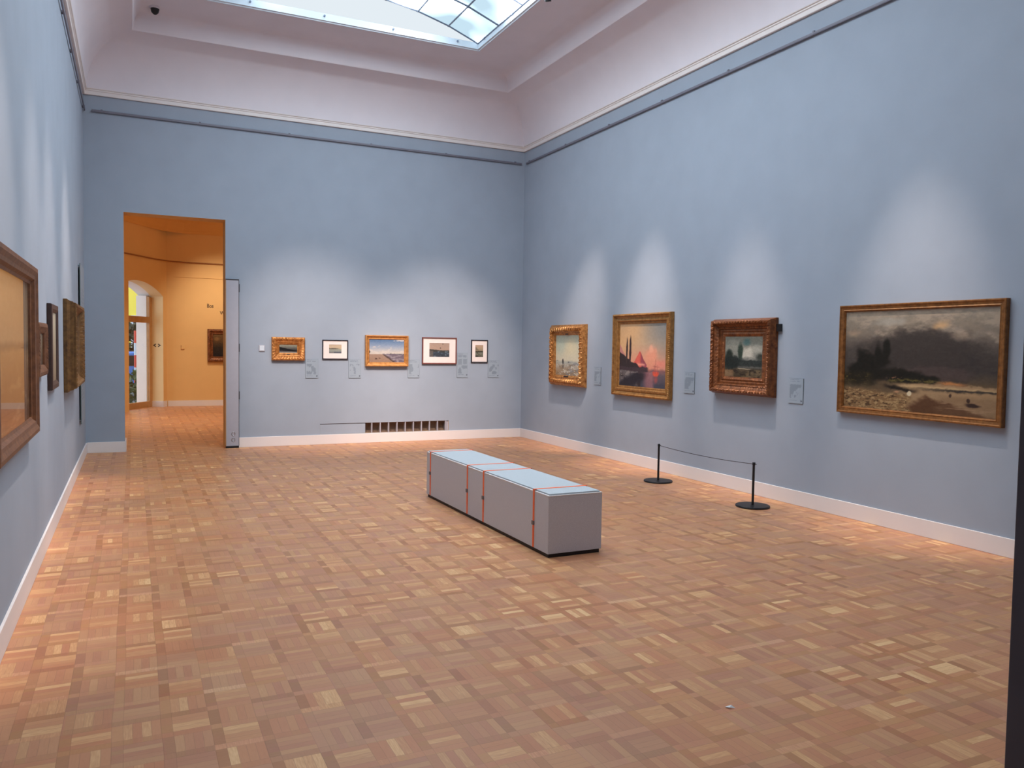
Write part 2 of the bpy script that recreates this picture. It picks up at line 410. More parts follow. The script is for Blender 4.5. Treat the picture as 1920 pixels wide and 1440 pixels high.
# ------------------------------------------------------------------ picture rails
def rail(name, p0, p1, out, label, nb):
    p0, p1, out = Vector(p0), Vector(p1), Vector(out); t = (p1 - p0).normalized()
    root = thing(name, label, 'picture rail', p0, 0, 'picture rails')
    mb = MB(); a = out * 0.022; L = (p1 - p0)
    rows = []
    for s in (Vector((0,0,0)), L):
        rows.append([s + a + out*q[0] + Vector((0,0,q[1])) for q in ((-0.007,-0.016),(0.007,-0.016),(0.010,-0.006),(0.010,0.012),(0.0,0.017),(-0.008,0.012))])
    mb.grid(rows, close_v=True); mb.quad(rows[0]); mb.quad(rows[1]); mb.build('rail_bar', M_rail, root)
    for k in range(nb):
        c = t * (0.12 + (L.length - 0.24) * k / (nb - 1)); m2 = MB(); w = 0.012
        q = [c - t*w, c + t*w, c + t*w + out*0.034, c - t*w + out*0.034]
        m2.grid([[p + Vector((0,0,z)) for p in q] for z in (-0.008, 0.026)], close_v=True)
        m2.quad([p + Vector((0,0,-0.008)) for p in q]); m2.quad([p + Vector((0,0,0.026)) for p in q])
        m2.build('bracket', M_rail, root)
    return root
ZR = 4.795
rail('picture_rail', (XL + 0.115, YB - 0.0005, ZR), (XR - 0.07, YB - 0.0005, ZR), (0, -1, 0), 'dark metal picture rail high on the end wall above the doorway', 6)
rail('picture_rail', (XR - 0.0005, YF + 0.1, ZR), (XR - 0.0005, YB - 0.11, ZR), (-1, 0, 0), 'dark metal picture rail along the top of the right wall', 10)
rail('picture_rail', (XL + 0.0005, YF + 0.1, ZR), (XL + 0.0005, YB - 0.02, ZR), (1, 0, 0), 'dark metal picture rail along the top of the left wall', 11)

# ------------------------------------------------------------------ ventilation slot
vg = thing('ventilation_grille', 'low ventilation slot with upright dividers above the end wall baseboard', 'vent', (VX0, YB, VZ0))
w_, h_ = VX1 - VX0, VZ1 - VZ0; e = 0.0008
MB().box(0.002, 0.734, 0.004, 0.02, 0.002, h_ - 0.011).build('cover_plate', M_blue, vg)
bx = MB(); bx.box(0.734, w_ - 0.002, 0.11, 0.12, 0.002, h_ - e); bx.box(0.734, w_ - 0.002, 0.02, 0.11, 0.002, 0.006); bx.box(0.734, w_ - 0.002, 0.006, 0.11, h_ - 0.006, h_ - e); bx.box(0.002, 0.734, 0.006, 0.03, h_ - 0.004, h_ - e); bx.box(0.002, 0.728, 0.024, 0.03, 0.002, h_ - 0.004)
bx.box(0.728, 0.734, 0.02, 0.11, 0.002, h_ - e); bx.box(w_ - 0.006, w_ - e, 0.03, 0.11, 0.002, h_ - e); bx.build('duct_box', M_dark, vg)
for k in range(9):
    x = 0.845 + 0.1425 * k
    MB().box(x - 0.008, x + 0.008, 0.004, 0.06, 0.002, h_ - 0.003).build('divider', M_grey, vg)
MB().box(w_ - 0.062, w_ - 0.040, 0.004, 0.06, 0.002, h_ - 0.003).box(w_ - 0.034, w_ - 0.002, 0.012, 0.06, 0.002, h_ - 0.003).build('end_piece', M_grey, vg)

# ------------------------------------------------------------------ bench
bn = thing('bench', 'long grey box bench with pale felt top held by four orange straps', 'bench', (3.053, 6.622, 0), math.radians(0.6))
BW, BL, BZ = 0.476, 2.69, 0.488
MB().box(-BW/2 + 0.012, BW/2 - 0.012, -BL/2 + 0.012, BL/2 - 0.012, 0, 0.03).build('plinth', M_black, bn)
MB().box(-BW/2, BW/2, -BL/2, BL/2, 0.03, BZ - 0.020).build('body', M_bench, bn, bevel=0.002)
MB().box(-BW/2 - 0.001, BW/2 + 0.001, -BL/2 - 0.001, BL/2 + 0.001, BZ - 0.020, BZ - 0.011).build('top_board', M_trimw, bn, bevel=0.001)
for a, b_ in ((-BL/2 + 0.014, -0.0006), (0.0006, BL/2 - 0.014)):
    MB().box(-BW/2 + 0.014, BW/2 - 0.014, a, b_, BZ - 0.011, BZ).build('felt_pad', M_felt, bn, bevel=0.001)
for yy, bz in ((5.518, 0.225), (6.488, 0.25), (6.858, 0.25), (7.855, 0.265)):
    y = yy - 6.622; w = 0.0135; t = 0.002
    st = MB()
    pts = [(-BW/2 - t, 0.032), (-BW/2 - t, BZ + t), (BW/2 + t, BZ + t), (BW/2 + t, 0.032)]
    inn = [(-BW/2 - 0.0002, 0.032), (-BW/2 - 0.0002, BZ + 0.0003), (BW/2 + 0.0002, BZ + 0.0003), (BW/2 + 0.0002, 0.032)]
    st.grid([[(p[0], y + s, p[1]) for p in q] for q, s in ((pts, -w), (pts, w), (inn, w), (inn, -w))], close_u=True)
    so = st.build('strap', M_orange, bn)
    MB().box(-BW/2 - 0.012, -BW/2 - t, y - 0.016, y + 0.016, bz - 0.016, bz + 0.016).build('buckle', M_buckle, so, bevel=0.002)
    MB().box(-BW/2 - 0.0045, -BW/2 - t, y - 0.009, y + 0.009, bz - 0.13, bz - 0.016).build('strap_tail', M_orange, so)

# ------------------------------------------------------------------ barrier
PH = 0.457
def post(loc, label):
    r = thing('barrier_post', label, 'barrier post', loc, 0, 'barrier posts')
    MB().lathe([(0, 0), (0.168, 0), (0.172, 0.004), (0.172, 0.014), (0.168, 0.019), (0.02, 0.021), (0, 0.021)], n=56).build('base_plate', M_black, r, smooth=True)
    MB().lathe([(0, 0.021), (0.0125, 0.021), (0.0125, PH - 0.028), (0, PH - 0.028)], n=20).build('pole', M_black, r, smooth=True)
    MB().lathe([(0, PH - 0.028), (0.0155, PH - 0.028), (0.0155, PH - 0.003), (0.013, PH), (0, PH)], n=20).build('cap', M_black, r, smooth=True)
    MB().box(-0.004, 0.004, -0.036, -0.0145, PH - 0.020, PH - 0.013).build('cord_clip', M_black, r)
    return r
A = (5.715, 7.872, 0); B_ = (5.725, 6.254, 0)
pa = post(A, 'black barrier post with round base, farther of the two')
pb = dup(pa, B_, 'black barrier post with round base, nearer of the two, below the storm painting')
cord = MB(); n = 17; za = PH - 0.018
cord.tube([(A[0] + (B_[0]-A[0])*t, A[1] - 0.016 + (B_[1]-A[1]+0.032)*t, za - 0.022 * 4 * t * (1-t)) for t in np.linspace(0, 1, n)], 0.0032, 8)
tag(cord.build('stretched_cord', M_black, smooth=True), 'thin black cord strung between the two low barrier posts', 'barrier rope')

sc = MB()
sc.grid([[(0,0,0.001),(0.022,-0.004,0.006),(0.040,0.012,0.002)],[(0.004,0.012,0.001),(0.024,0.012,0.012),(0.040,0.014,0.003)]])
o = sc.build('paper_scrap', M_paper); o.location = (2.385, 2.742, 0.0005); o.rotation_euler = (0, 0, math.radians(-55)); tag(o, 'tiny white folded paper scrap lying on the parquet floor', 'paper')
sm = o.modifiers.new('thick', 'SOLIDIFY'); sm.thickness = 0.0006; sm.offset = 1

# ------------------------------------------------------------------ picture painting
def vnoise(h, w, fx, fy, seed, octv=4, rough=0.5):
    r = np.random.RandomState(seed); out = np.zeros((h, w)); amp = 1; tot = 0
    for o_ in range(octv):
        gx, gy = max(2, int(fx * 2**o_) + 2), max(2, int(fy * 2**o_) + 2)
        g = r.rand(gy, gx); X = np.linspace(0, gx - 1.001, w); Y = np.linspace(0, gy - 1.001, h)
        xi, yi = X.astype(int), Y.astype(int); xf, yf = X - xi, Y - yi; xf = xf*xf*(3-2*xf); yf = yf*yf*(3-2*yf)
        a = g[np.ix_(yi, xi)]; b = g[np.ix_(yi, xi+1)]; c = g[np.ix_(yi+1, xi)]; d = g[np.ix_(yi+1, xi+1)]
        out += amp * ((a*(1-xf) + b*xf) * (1-yf[:,None]) + (c*(1-xf) + d*xf) * yf[:,None]); tot += amp; amp *= rough
    return out / tot
def S(x, a, b): t = np.clip((x - a) / (b - a), 0, 1); return t*t*(3-2*t)
class Pic:
    """u runs left to right, v bottom to top; colours in sRGB 0-255"""
    def __init__(self, w, h, seed, base):
        self.w, self.h, self.seed = w, h, seed
        self.u, self.v = np.meshgrid(np.linspace(0, 1, w), np.linspace(0, 1, h)); self.c = np.ones((h, w, 3)) * np.array(base, float)
        self.U, self.V = self.u, self.v; k = 0.022
        self.u = self.U + (vnoise(h, w, 9, 9, seed + 500, 4, 0.6) - 0.5) * k; self.v = self.V + (vnoise(h, w, 14, 9, seed + 600, 4, 0.6) - 0.5) * k * 1.5
    def n(self, fx, fy, k=0, o=4, r=0.5): return vnoise(self.h, self.w, fx, fy, self.seed * 31 + k, o, r)
    def mix(self, m, col):
        m = np.clip(m, 0, 1)[..., None]; col = np.array(col, float); self.c = self.c * (1-m) + col * m
    def grad(self, stops, off=0):
        vs = [s[0] for s in stops]; v = np.clip(self.v + off, 0, 1)
        self.c = np.stack([np.interp(v, vs, [s[1][k] for s in stops]) for k in range(3)], -1)
    def blob(self, x, y, rx, ry, col, soft=0.4, amt=1, k=0, wob=0.3):
        d = np.sqrt(((self.u-x)/rx)**2 + ((self.v-y)/ry)**2) + (self.n(9, 9, 70+k) - 0.5) * wob * 2
        self.mix((1 - S(d, 1-soft, 1+soft*0.3)) * amt, col)
    def strokes(self, amt=14, fx=30, fy=40): self.c += ((self.n(fx, fy, 99, 3, 0.7) - 0.5) * 2 * amt)[..., None]
    gain = 0.88
    def lin(self):
        c = np.clip(self.c, 0, 255) / 255; return np.where(c <= 0.04045, c/12.92, ((c+0.055)/1.055)**2.4) * self.gain

def canvas_obj(name, pic, w, h, p, parent, mat=None, depth=0.006):
    """painted board: front grid carries the paint, with edges and a back"""
    W, H = pic.w, pic.h; X = (pic.U - 0.5) * w; Z = (pic.V - 0.5) * h
    relief = 0.0004 * (pic.n(40, 40, 5) - 0.5)
    vf = np.stack([X.ravel(), (-p + relief).ravel(), Z.ravel()], 1)
    idx = np.arange(W * H).reshape(H, W)
    q = np.stack([idx[:-1,:-1], idx[:-1,1:], idx[1:,1:], idx[1:,:-1]], -1).reshape(-1, 4).tolist()
    n = W * H; back = [(-w/2, -p+depth, -h/2), (w/2, -p+depth, -h/2), (w/2, -p+depth, h/2), (-w/2, -p+depth, h/2)]
    cr = [int(idx[0,0]), int(idx[0,-1]), int(idx[-1,-1]), int(idx[-1,0])]
    q += [[n+3, n+2, n+1, n]] + [[cr[k], n+k, n+(k+1)%4, cr[(k+1)%4]] for k in range(4)]
    me = bpy.data.meshes.new(name); me.from_pydata(vf.tolist() + back, [], q)
    at = me.color_attributes.new('paint', 'FLOAT_COLOR', 'POINT')
    col = np.concatenate([pic.lin().reshape(-1, 3), np.ones((4, 3)) * 0.3]); col = np.concatenate([col, np.ones((len(col), 1))], 1)
    at.data.foreach_set('color', col.ravel().astype(np.float32)); me.materials.append(mat or M_paint)
    o = bpy.data.objects.new(name, me); C.objects.link(o); o.parent = parent; return o

def frame_mesh(w, h, profile, orn=None, nseg=1, mats=None, mat_idx=None):
    """mitred frame lofted through (inset, protrusion) pairs; orn(k, s, side_len) -> (d_inset, d_prot)"""
    mb = MB(); rows = []
    for k, (ins, pr) in enumerate(profile):
        cs = [(-w/2+ins, -h/2+ins), (w/2-ins, -h/2+ins), (w/2-ins, h/2-ins), (-w/2+ins, h/2-ins)]
        row = []
        for s in range(4):
            a, b = cs[s], cs[(s+1)%4]; L = (w, h)[s % 2]; nx, nz = ((0,1),(-1,0),(0,-1),(1,0))[s]
            for q in range(nseg):
                t = q / nseg; di = dp = 0
                if orn: di, dp = orn(k, t * L, L, s)
                row.append((a[0]+(b[0]-a[0])*t + nx*di, -(pr+dp), a[1]+(b[1]-a[1])*t + nz*di))
        rows.append(row)
    mb.grid(rows, close_u=True, close_v=True)
    return mb

WALLS = {'back': (lambda a, z: (a, YB, z), 0.0), 'right': (lambda a, z: (XR, a, z), -math.pi/2), 'left': (lambda a, z: (XL, a, z), math.pi/2), 'far': (lambda a, z: (a, 21.35, z), 0.0)}
def picture(label, wall, a0, a1, z0, z1, profile, fmat, pic=None, orn=None, nseg=1, inset=0.1, cp=0.03, matboard=None, glass=False, plate=None, smooth=False, cat='painting', group=None, liner=None):
    f, rz = WALLS[wall]; w, h = abs(a1-a0), z1-z0
    r = thing('framed_picture', label, cat, f((a0+a1)/2, (z0+z1)/2), rz, group)
    frame_mesh(w, h, profile, orn, nseg).build('frame', fmat, r, smooth=smooth)
    MB().box(-w/2+0.01, w/2-0.01, -0.006, -0.001, -h/2+0.01, h/2-0.01).build('backing_board', M_dark, r)
    if matboard is not None:
        mi, (mx0, mx1, mz0, mz1) = matboard      # window of the mount in frame-local metres
        cw, ch = w/2 - mi, h/2 - mi; mb = MB(); p1, p0 = cp, cp - 0.003
        for x0_, x1_, a_, b_ in ((-cw, mx0, -ch, ch), (mx1, cw, -ch, ch), (mx0, mx1, -ch, mz0), (mx0, mx1, mz1, ch)):
            mb.box(x0_, x1_, -p1, -p0, a_, b_)
        mb.build('mount', M_mat, r, fix=False)
        if pic is not None:
            co_ = canvas_obj('artwork', pic, mx1-mx0 + 0.004, mz1-mz0 + 0.004, p0 - 0.001, r, depth=0.002); co_.location = ((mx0+mx1)/2, 0, (mz0+mz1)/2)
    elif pic is not None:
        canvas_obj('canvas', pic, w - 2*inset + 0.006, h - 2*inset + 0.006, cp, r)
    if liner: frame_mesh(w - 2*liner[0], h - 2*liner[0], liner[1]).build('liner', liner[2], r)
    if glass: MB().box(-w/2+inset-0.003, w/2-inset+0.003, -cp-0.010, -cp-0.008, -h/2+inset-0.003, h/2-inset+0.003).build('glass', M_glass, r)
    for pl in plate or []:
        x, z, pw, pp = pl; MB().box(x-pw/2, x+pw/2, -pp, -pp+0.004, z-0.009, z+0.009).build('nameplate', M_black if len(pl) < 5 else pl[4], r)
    return r

def acanthus(amp, period, ks, ki=0.3, seed=1):
    """leaf and scroll relief: lobes lean and split differently on each ring of the moulding"""
    r = np.random.RandomState(seed); ph = r.rand(20)
    def f(k, s, L, side):
        a = ks.get(k, 0)
        if not a: return (0, 0)
        n_ = max(2, round(L / period)); t = s / L * n_
        lobe = abs(math.sin(math.pi * (t + 0.22 * (k % 3)))) ** 0.8
        vein = 0.5 + 0.5 * math.sin(2 * math.pi * (2.0 * t + 0.37 * k + ph[k]))
        curl = 0.5 + 0.5 * math.sin(2 * math.pi * (3.0 * t - 0.29 * k + ph[(k * 3) % 20]))
        v = (0.55 * lobe + 0.25 * vein + 0.20 * curl) - 0.35
        edge = min(1.0, s / (0.06 * L) + 0.25, (L - s) / (0.06 * L) + 0.25)
        return (v * amp * a * ki * edge, v * amp * a * edge)
    return f
def beads(amp, period, ks):
    def f(k, s, L, side):
        a = ks.get(k, 0)
        if not a: return (0, 0)
        n_ = max(1, round(L / period)); return (0, amp * a * abs(math.sin(math.pi * s / L * n_)))
    return f

G_bright = gilt('bright_worn_gilding', srgb(104, 56, 24), srgb(196, 140, 80))
G_mid = gilt('antique_gilding', srgb(108, 70, 34), srgb(168, 122, 68), 0.45, 0.5)
G_dark = gilt('dark_bronzed_gilding', srgb(64, 30, 16), srgb(136, 84, 48), 0.45, 0.45)
G_flat = gilt('dull_gold_moulding', srgb(92, 56, 26), srgb(146, 98, 52), 0.4, 0.5)
G_deep = gilt('shaded_deep_gilding', srgb(66, 44, 26), srgb(122, 90, 52), 0.45, 0.4)  # darker gold: the weaker light on this frame is put into its colour
W_brown = gilt('brown_stained_wood', srgb(70, 40, 22), srgb(112, 72, 42), 0.5, 0.1)
W_dark = plain('blackened_wood', srgb(58, 40, 34), 0.5, 0, 0.2, 30)
W_navy = plain('near_black_lacquer', srgb(32, 32, 42), 0.4)
W_red = plain('mahogany_moulding', srgb(118, 68, 62), 0.45, 0, 0.08, 30)
W_ochre = gilt('ochre_gilded_moulding', srgb(158, 100, 48), srgb(206, 146, 82), 0.42, 0.35)

# --- right wall pictures, from the corner towards the camera
p = Pic(150, 130, 1, (196, 194, 170))
p.grad([(0, (150, 126, 100)), (0.10, (160, 136, 108)), (0.22, (176, 166, 150)), (0.33, (176, 178, 166)), (0.38, (214, 206, 180)), (0.6, (206, 202, 176)), (1, (182, 190, 172))])
p.blob(0.62, 0.68, 0.3, 0.28, (220, 208, 172), 0.9, 0.8); p.blob(0.15, 0.75, 0.25, 0.3, (178, 194, 178), 0.9, 0.6, 1)
b_ = (p.v < 0.34) & (p.u > 0.45); p.mix(b_ * S(p.n(8, 26, 3), 0.42, 0.68) * 0.75, (126, 130, 136)); p.mix((p.v < 0.28) * S(p.n(9, 16, 4), 0.45, 0.7) * 0.6, (136, 112, 84)); p.mix((p.v < 0.33) * S(p.n(14, 34, 6), 0.58, 0.72) * 0.8, (218, 214, 200))
p.blob(0.31, 0.34, 0.035, 0.075, (58, 54, 54), 0.3, 1, 2, 0.1); p.blob(0.31, 0.22, 0.03, 0.045, (70, 68, 70), 0.4, 0.9, 3); p.blob(0.54, 0.33, 0.02, 0.025, (90, 86, 84), 0.4, 0.9, 4); p.blob(0.06, 0.36, 0.06, 0.012, (140, 144, 140), 0.5, 0.9, 5)
p.strokes(10)
picture('pale misty shore painting in deep carved gilt frame, nearest the corner, right wall', 'right', 11.55, 10.45, 0.995, 1.96,
        [(0, 0.002), (0, 0.03), (0.004, 0.045), (0.028, 0.055), (0.034, 0.078), (0.055, 0.092), (0.08, 0.090), (0.098, 0.074), (0.104, 0.060), (0.122, 0.056), (0.130, 0.060), (0.140, 0.052), (0.165, 0.036), (0.165, 0.002)],
        G_bright, p, acanthus(0.040, 0.080, {4: 0.8, 5: 1, 6: 1, 7: 0.8}, 0.45, 3), 170, 0.165, 0.034, plate=[(0, -0.335, 0.15, 0.060), (0, 0.333, 0.09, 0.058)])

p = Pic(170, 150, 2, (150, 140, 140))
p.grad([(0, (60, 62, 76)), (0.2, (96, 84, 92)), (0.27, (150, 98, 92)), (0.30, (214, 140, 116)), (0.45, (214, 154, 124)), (0.7, (180, 156, 130)), (1, (128, 130, 126))])
p.mix(S(p.v - p.u*0.75, 0.1, 0.7) * S(p.v, 0.4, 0.6) * 0.75, (222, 172, 118)); p.mix(S(p.u + p.v*0.8, 1.0, 1.7) * 0.6, (118, 124, 128))
p.blob(0.71, 0.50, 0.14, 0.16, (226, 152, 124), 0.7, 0.9, 1); p.blob(0.70, 0.60, 0.05, 0.07, (232, 168, 140), 0.7, 0.8, 2); p.blob(0.9, 0.38, 0.16, 0.08, (222, 134, 116), 0.7, 0.8, 3)
p.mix(((p.v < 0.70 - p.u * 1.7) & (p.v > 0.2)) * 0.85, (186, 122, 120))
pk = 0.30 + np.clip(0.26 - abs(p.u - 0.46) * 1.4, 0, 1) + 0.02 * p.n(12, 3, 8)
pm = S(pk - p.v, 0, 0.015) * S(p.u, 0.26, 0.3) * S(0.62 - p.u, 0, 0.03) * S(p.v, 0.24, 0.28); p.mix(pm, (196, 84, 76)); p.mix(pm * S(p.n(9, 6, 41), 0.45, 0.6) * 0.5, (226, 112, 92)); p.mix(pm * S(p.u, 0.465, 0.50) * 0.75, (126, 66, 84)); p.mix(np.exp(-((p.v - 0.355)/0.018)**2) * S(p.u, 0.38, 0.44) * S(0.6 - p.u, 0, 0.06) * 0.85, (240, 166, 142))
sil = 0.56 - p.u * 0.52 + 0.05 * (p.n(16, 2, 9) - 0.5); p.mix(S(sil - p.v, 0, 0.01) * (p.u < 0.48), (48, 38, 40)); p.mix((p.v < 0.30 + 0.03 * p.n(20, 2, 10)) * (p.u < 0.66) * (p.v > 0.19) * S(0.66 - p.u, 0, 0.05), (62, 48, 54))
p.blob(0.17, 0.56, 0.022, 0.23, (62, 46, 44), 0.3, 1, 4, 0.1); p.blob(0.245, 0.58, 0.026, 0.25, (58, 42, 42), 0.3, 1, 5, 0.1)
p.mix(((p.v < 0.26 - 0.05 * p.u) & (p.u < 0.42)) * 1.0, (96, 88, 88)); p.mix(((p.v < 0.24) & (p.u < 0.42)) * S(p.n(26, 26, 11), 0.5, 0.6) * 0.8, (140, 132, 128)); p.mix(((p.v < 0.25) & (p.u < 0.4)) * S(p.n(24, 24, 12), 0.6, 0.65), (44, 36, 38))
wat = S(0.16 - abs(p.v - 0.25 + (0.6 - p.u) * 0.5), 0, 0.1) * (p.u < 0.65) * (p.v < 0.22); p.mix(wat, (38, 34, 42))
p.mix((p.v < 0.24) * S(p.u, 0.5, 0.64) * (1 - S(p.u, 0.72, 0.8)) * 0.75, (158, 106, 112)); p.blob(0.80, 0.22, 0.075, 0.05, (216, 84, 62), 0.5, 1, 6); p.blob(0.81, 0.13, 0.05, 0.06, (170, 82, 80), 0.8, 0.7, 7)
for x, t in ((0.77, 0.36), (0.80, 0.45), (0.84, 0.36)): p.mix((abs(p.u - x) < 0.004) * (p.v < t) * (p.v > 0.22), (150, 84, 80))
p.mix((abs(p.v - 0.33) < 0.005) * (p.u > 0.74) * (p.u < 0.88) * 0.8, (160, 90, 84)); p.mix((abs(p.v - 0.255) < 0.006) * (p.u > 0.68) * 0.8, (110, 80, 92))
p.strokes(7)
picture('sunset coast painting with dark cypresses and red rock in beaded gilt frame', 'right', 9.665, 8.31, 0.943, 2.078,
        [(0, 0.002), (0, 0.052), (0.006, 0.062), (0.022, 0.068), (0.030, 0.062), (0.034, 0.050), (0.060, 0.038), (0.072, 0.046), (0.094, 0.050), (0.106, 0.042), (0.112, 0.028), (0.124, 0.030), (0.140, 0.022), (0.140, 0.002)],
        G_mid, p, beads(0.006, 0.028, {2: 0.8, 3: 1}), 150, 0.14, 0.020)

p = Pic(130, 120, 3, (120, 124, 118)); p.gain = 0.72
p.grad([(0, (66, 56, 40)), (0.15, (74, 64, 50)), (0.3, (70, 72, 66)), (0.42, (120, 122, 116)), (0.7, (146, 148, 138)), (1, (136, 136, 122))])
p.blob(0.62, 0.58, 0.22, 0.16, (206, 202, 188), 0.7, 1, 1, 0.5); p.blob(0.85, 0.68, 0.16, 0.12, (180, 180, 168), 0.8, 0.8, 2); p.blob(0.58, 0.86, 0.12, 0.10, (92, 124, 122), 0.8, 0.9, 3, 0.5); p.blob(0.25, 0.85, 0.2, 0.1, (166, 164, 150), 0.8, 0.7, 8)
p.blob(0.42, 0.62, 0.085, 0.24, (52, 68, 58), 0.4, 1, 4); p.blob(0.12, 0.45, 0.12, 0.26, (38, 48, 42), 0.4, 1, 5); p.blob(0.22, 0.36, 0.3, 0.17, (32, 42, 40), 0.4, 1, 6)
p.mix(S(0.42 + 0.05 * p.n(10, 2, 9) - p.v, 0, 0.04) * S(p.v, 0.24, 0.30) * S(p.u, 0.3, 0.5), (48, 56, 54)); p.blob(0.97, 0.5, 0.14, 0.1, (56, 62, 56), 0.5, 0.9, 7)
p.mix(np.exp(-((p.v - 0.25)/0.02)**2) * S(p.u, 0.3, 0.45), (98, 100, 96)); p.mix(np.exp(-((p.v - 0.222 + p.u * 0.02)/0.008)**2) * S(p.u, 0.33, 0.4) * S(0.8 - p.u, 0, 0.2), (214, 200, 172)); p.mix(S(0.22 - p.v, 0, 0.04) * S(p.n(5, 12, 10), 0.42, 0.66) * 0.75, (126, 108, 80)); p.mix(S(0.2 - p.v, 0, 0.05) * S(0.3 - p.u, 0, 0.1) * 0.7, (152, 120, 88)); p.mix(S(0.2 - p.v, 0, 0.04) * S(p.n(9, 14, 12), 0.55, 0.66) * 0.8, (46, 38, 30))
p.strokes(16)
picture('small dark wooded river painting in a very wide deep carved bronze gold frame', 'right', 7.495, 6.49, 1.097, 1.955,
        [(0, 0.002), (0, 0.036), (0.006, 0.046), (0.012, 0.060), (0.020, 0.096), (0.030, 0.108), (0.046, 0.108), (0.058, 0.098), (0.064, 0.080), (0.092, 0.056), (0.100, 0.060), (0.112, 0.056), (0.118, 0.042), (0.140, 0.046), (0.150, 0.036), (0.172, 0.044), (0.186, 0.036), (0.200, 0.030), (0.200, 0.002)],
        G_dark, p, acanthus(0.017, 0.05, {5: 0.8, 6: 1, 7: 0.7, 9: 0.3, 10: 0.5, 15: 0.25}, 0.3, 5), 130, 0.20, 0.028)
rt = [o for o in C.objects if o.name == 'framed_picture.002'][0]
MB().box(0.503, 0.560, -0.030, -0.001, 0.28, 0.36).build('wall_hook', M_black, rt)

p = Pic(330, 208, 4, (110, 100, 90)); n2 = p.n(6, 7, 2, 6, 0.58); n3 = p.n(20, 34, 21, 4, 0.65); n4 = p.n(44, 70, 22, 3, 0.7); p.gain = 0.68
p.grad([(0, (104, 72, 46)), (0.2, (124, 94, 62)), (0.3, (92, 78, 62)), (0.42, (74, 68, 64)), (0.6, (90, 82, 76)), (0.78, (142, 130, 116)), (1, (166, 156, 138))])
p.mix(S(n2 + (p.v - 0.8) * 0.9, 0.42, 0.62) * S(p.v, 0.5, 0.62) * 0.8, (186, 170, 150)); p.mix(S(n3, 0.5, 0.7) * S(p.v, 0.6, 0.8) * 0.35, (128, 122, 114))
dd = ((p.u - 0.53) / 0.46)**2 + ((p.v - 0.50) / 0.33)**2
p.mix((1 - S(dd + (n2 - 0.5) * 1.1 + (n3 - 0.5) * 0.3, 0.45, 1.2)) * S(p.v, 0.26, 0.32) * 0.92, (64, 58, 55)); p.mix(S(n2, 0.5, 0.66) * S(p.u, 0.72, 0.9) * S(p.v, 0.38, 0.44) * S(0.6 - p.v, 0, 0.08) * 0.8, (52, 50, 52))
p.mix((1 - S(((p.u - 0.6)/0.3)**2 + ((p.v - 0.38)/0.08)**2 + (n3 - 0.5), 0.4, 1.1)) * 0.5, (92, 76, 74))
for x, y, rx, ry, c_, a_ in ((0.66, 0.84, 0.07, 0.04, (214, 176, 132), 1), (0.06, 0.76, 0.07, 0.06, (196, 168, 138), 0.9), (0.34, 0.88, 0.12, 0.05, (184, 180, 168), 0.7), (0.76, 0.74, 0.08, 0.05, (150, 134, 118), 0.6)): p.blob(x, y, rx, ry, c_, 0.95, a_, int(x*100), 0.9)
# far bank, water and near shore, all with soft broken edges
bank = p.v + (n3 - 0.5) * 0.03
p.mix(S(0.315 - bank, 0, 0.03), (98, 82, 62)); p.mix(S(0.29 - bank, 0, 0.02) * S(p.u, 0.30, 0.5), (166, 138, 104))
p.mix(np.exp(-((bank - 0.300 + 0.01*p.u)/0.014)**2) * S(p.u, 0.62, 0.7) * S(0.86 - p.u, 0, 0.1), (196, 134, 84)); p.mix(np.exp(-((p.v - 0.262 + 0.02*p.u)/0.012)**2) * S(p.u, 0.34, 0.46), (206, 176, 130))
p.mix(np.exp(-((bank - 0.228)/0.012)**2) * S(p.u, 0.42, 0.8), (48, 44, 42)); p.mix(np.exp(-((bank - 0.200)/0.016)**2) * S(p.u, 0.5, 0.75) * 0.9, (172, 142, 106))
tongue = S(0.19 - abs(p.u - 0.62 + (p.v - 0.1) * 0.5) * 0.55 - p.v + (n3 - 0.5) * 0.05, 0, 0.05); p.mix(tongue * 0.9, (88, 58, 38)); p.mix(S(0.20 - p.v, 0, 0.05) * S(p.u, 0.62, 0.7) * 0.35, (120, 92, 68))
p.mix(np.exp(-((bank - 0.245 + 0.22*(p.u-0.32))/0.018)**2) * S(p.u, 0.28, 0.34) * S(0.56 - p.u, 0, 0.1), (32, 27, 23))
shore = S(0.235 - 0.10*p.u - bank, 0, 0.05) * S(0.50 - p.u + (n3 - 0.5) * 0.06, 0, 0.06); p.mix(shore, (140, 110, 76)); p.mix(shore * S(n4, 0.48, 0.66) * 0.8, (190, 162, 116)); p.mix(shore * S(p.n(38, 60, 31, 3, 0.7), 0.56, 0.68) * 0.85, (72, 52, 34))
p.mix(S(p.v - 0.03, 0, 0.02) * S(0.14 - p.v, 0, 0.04) * S(p.u, 0.62, 0.7) * S(p.n(9, 60, 13, 3, 0.6), 0.52, 0.66) * 0.7, (166, 136, 106))
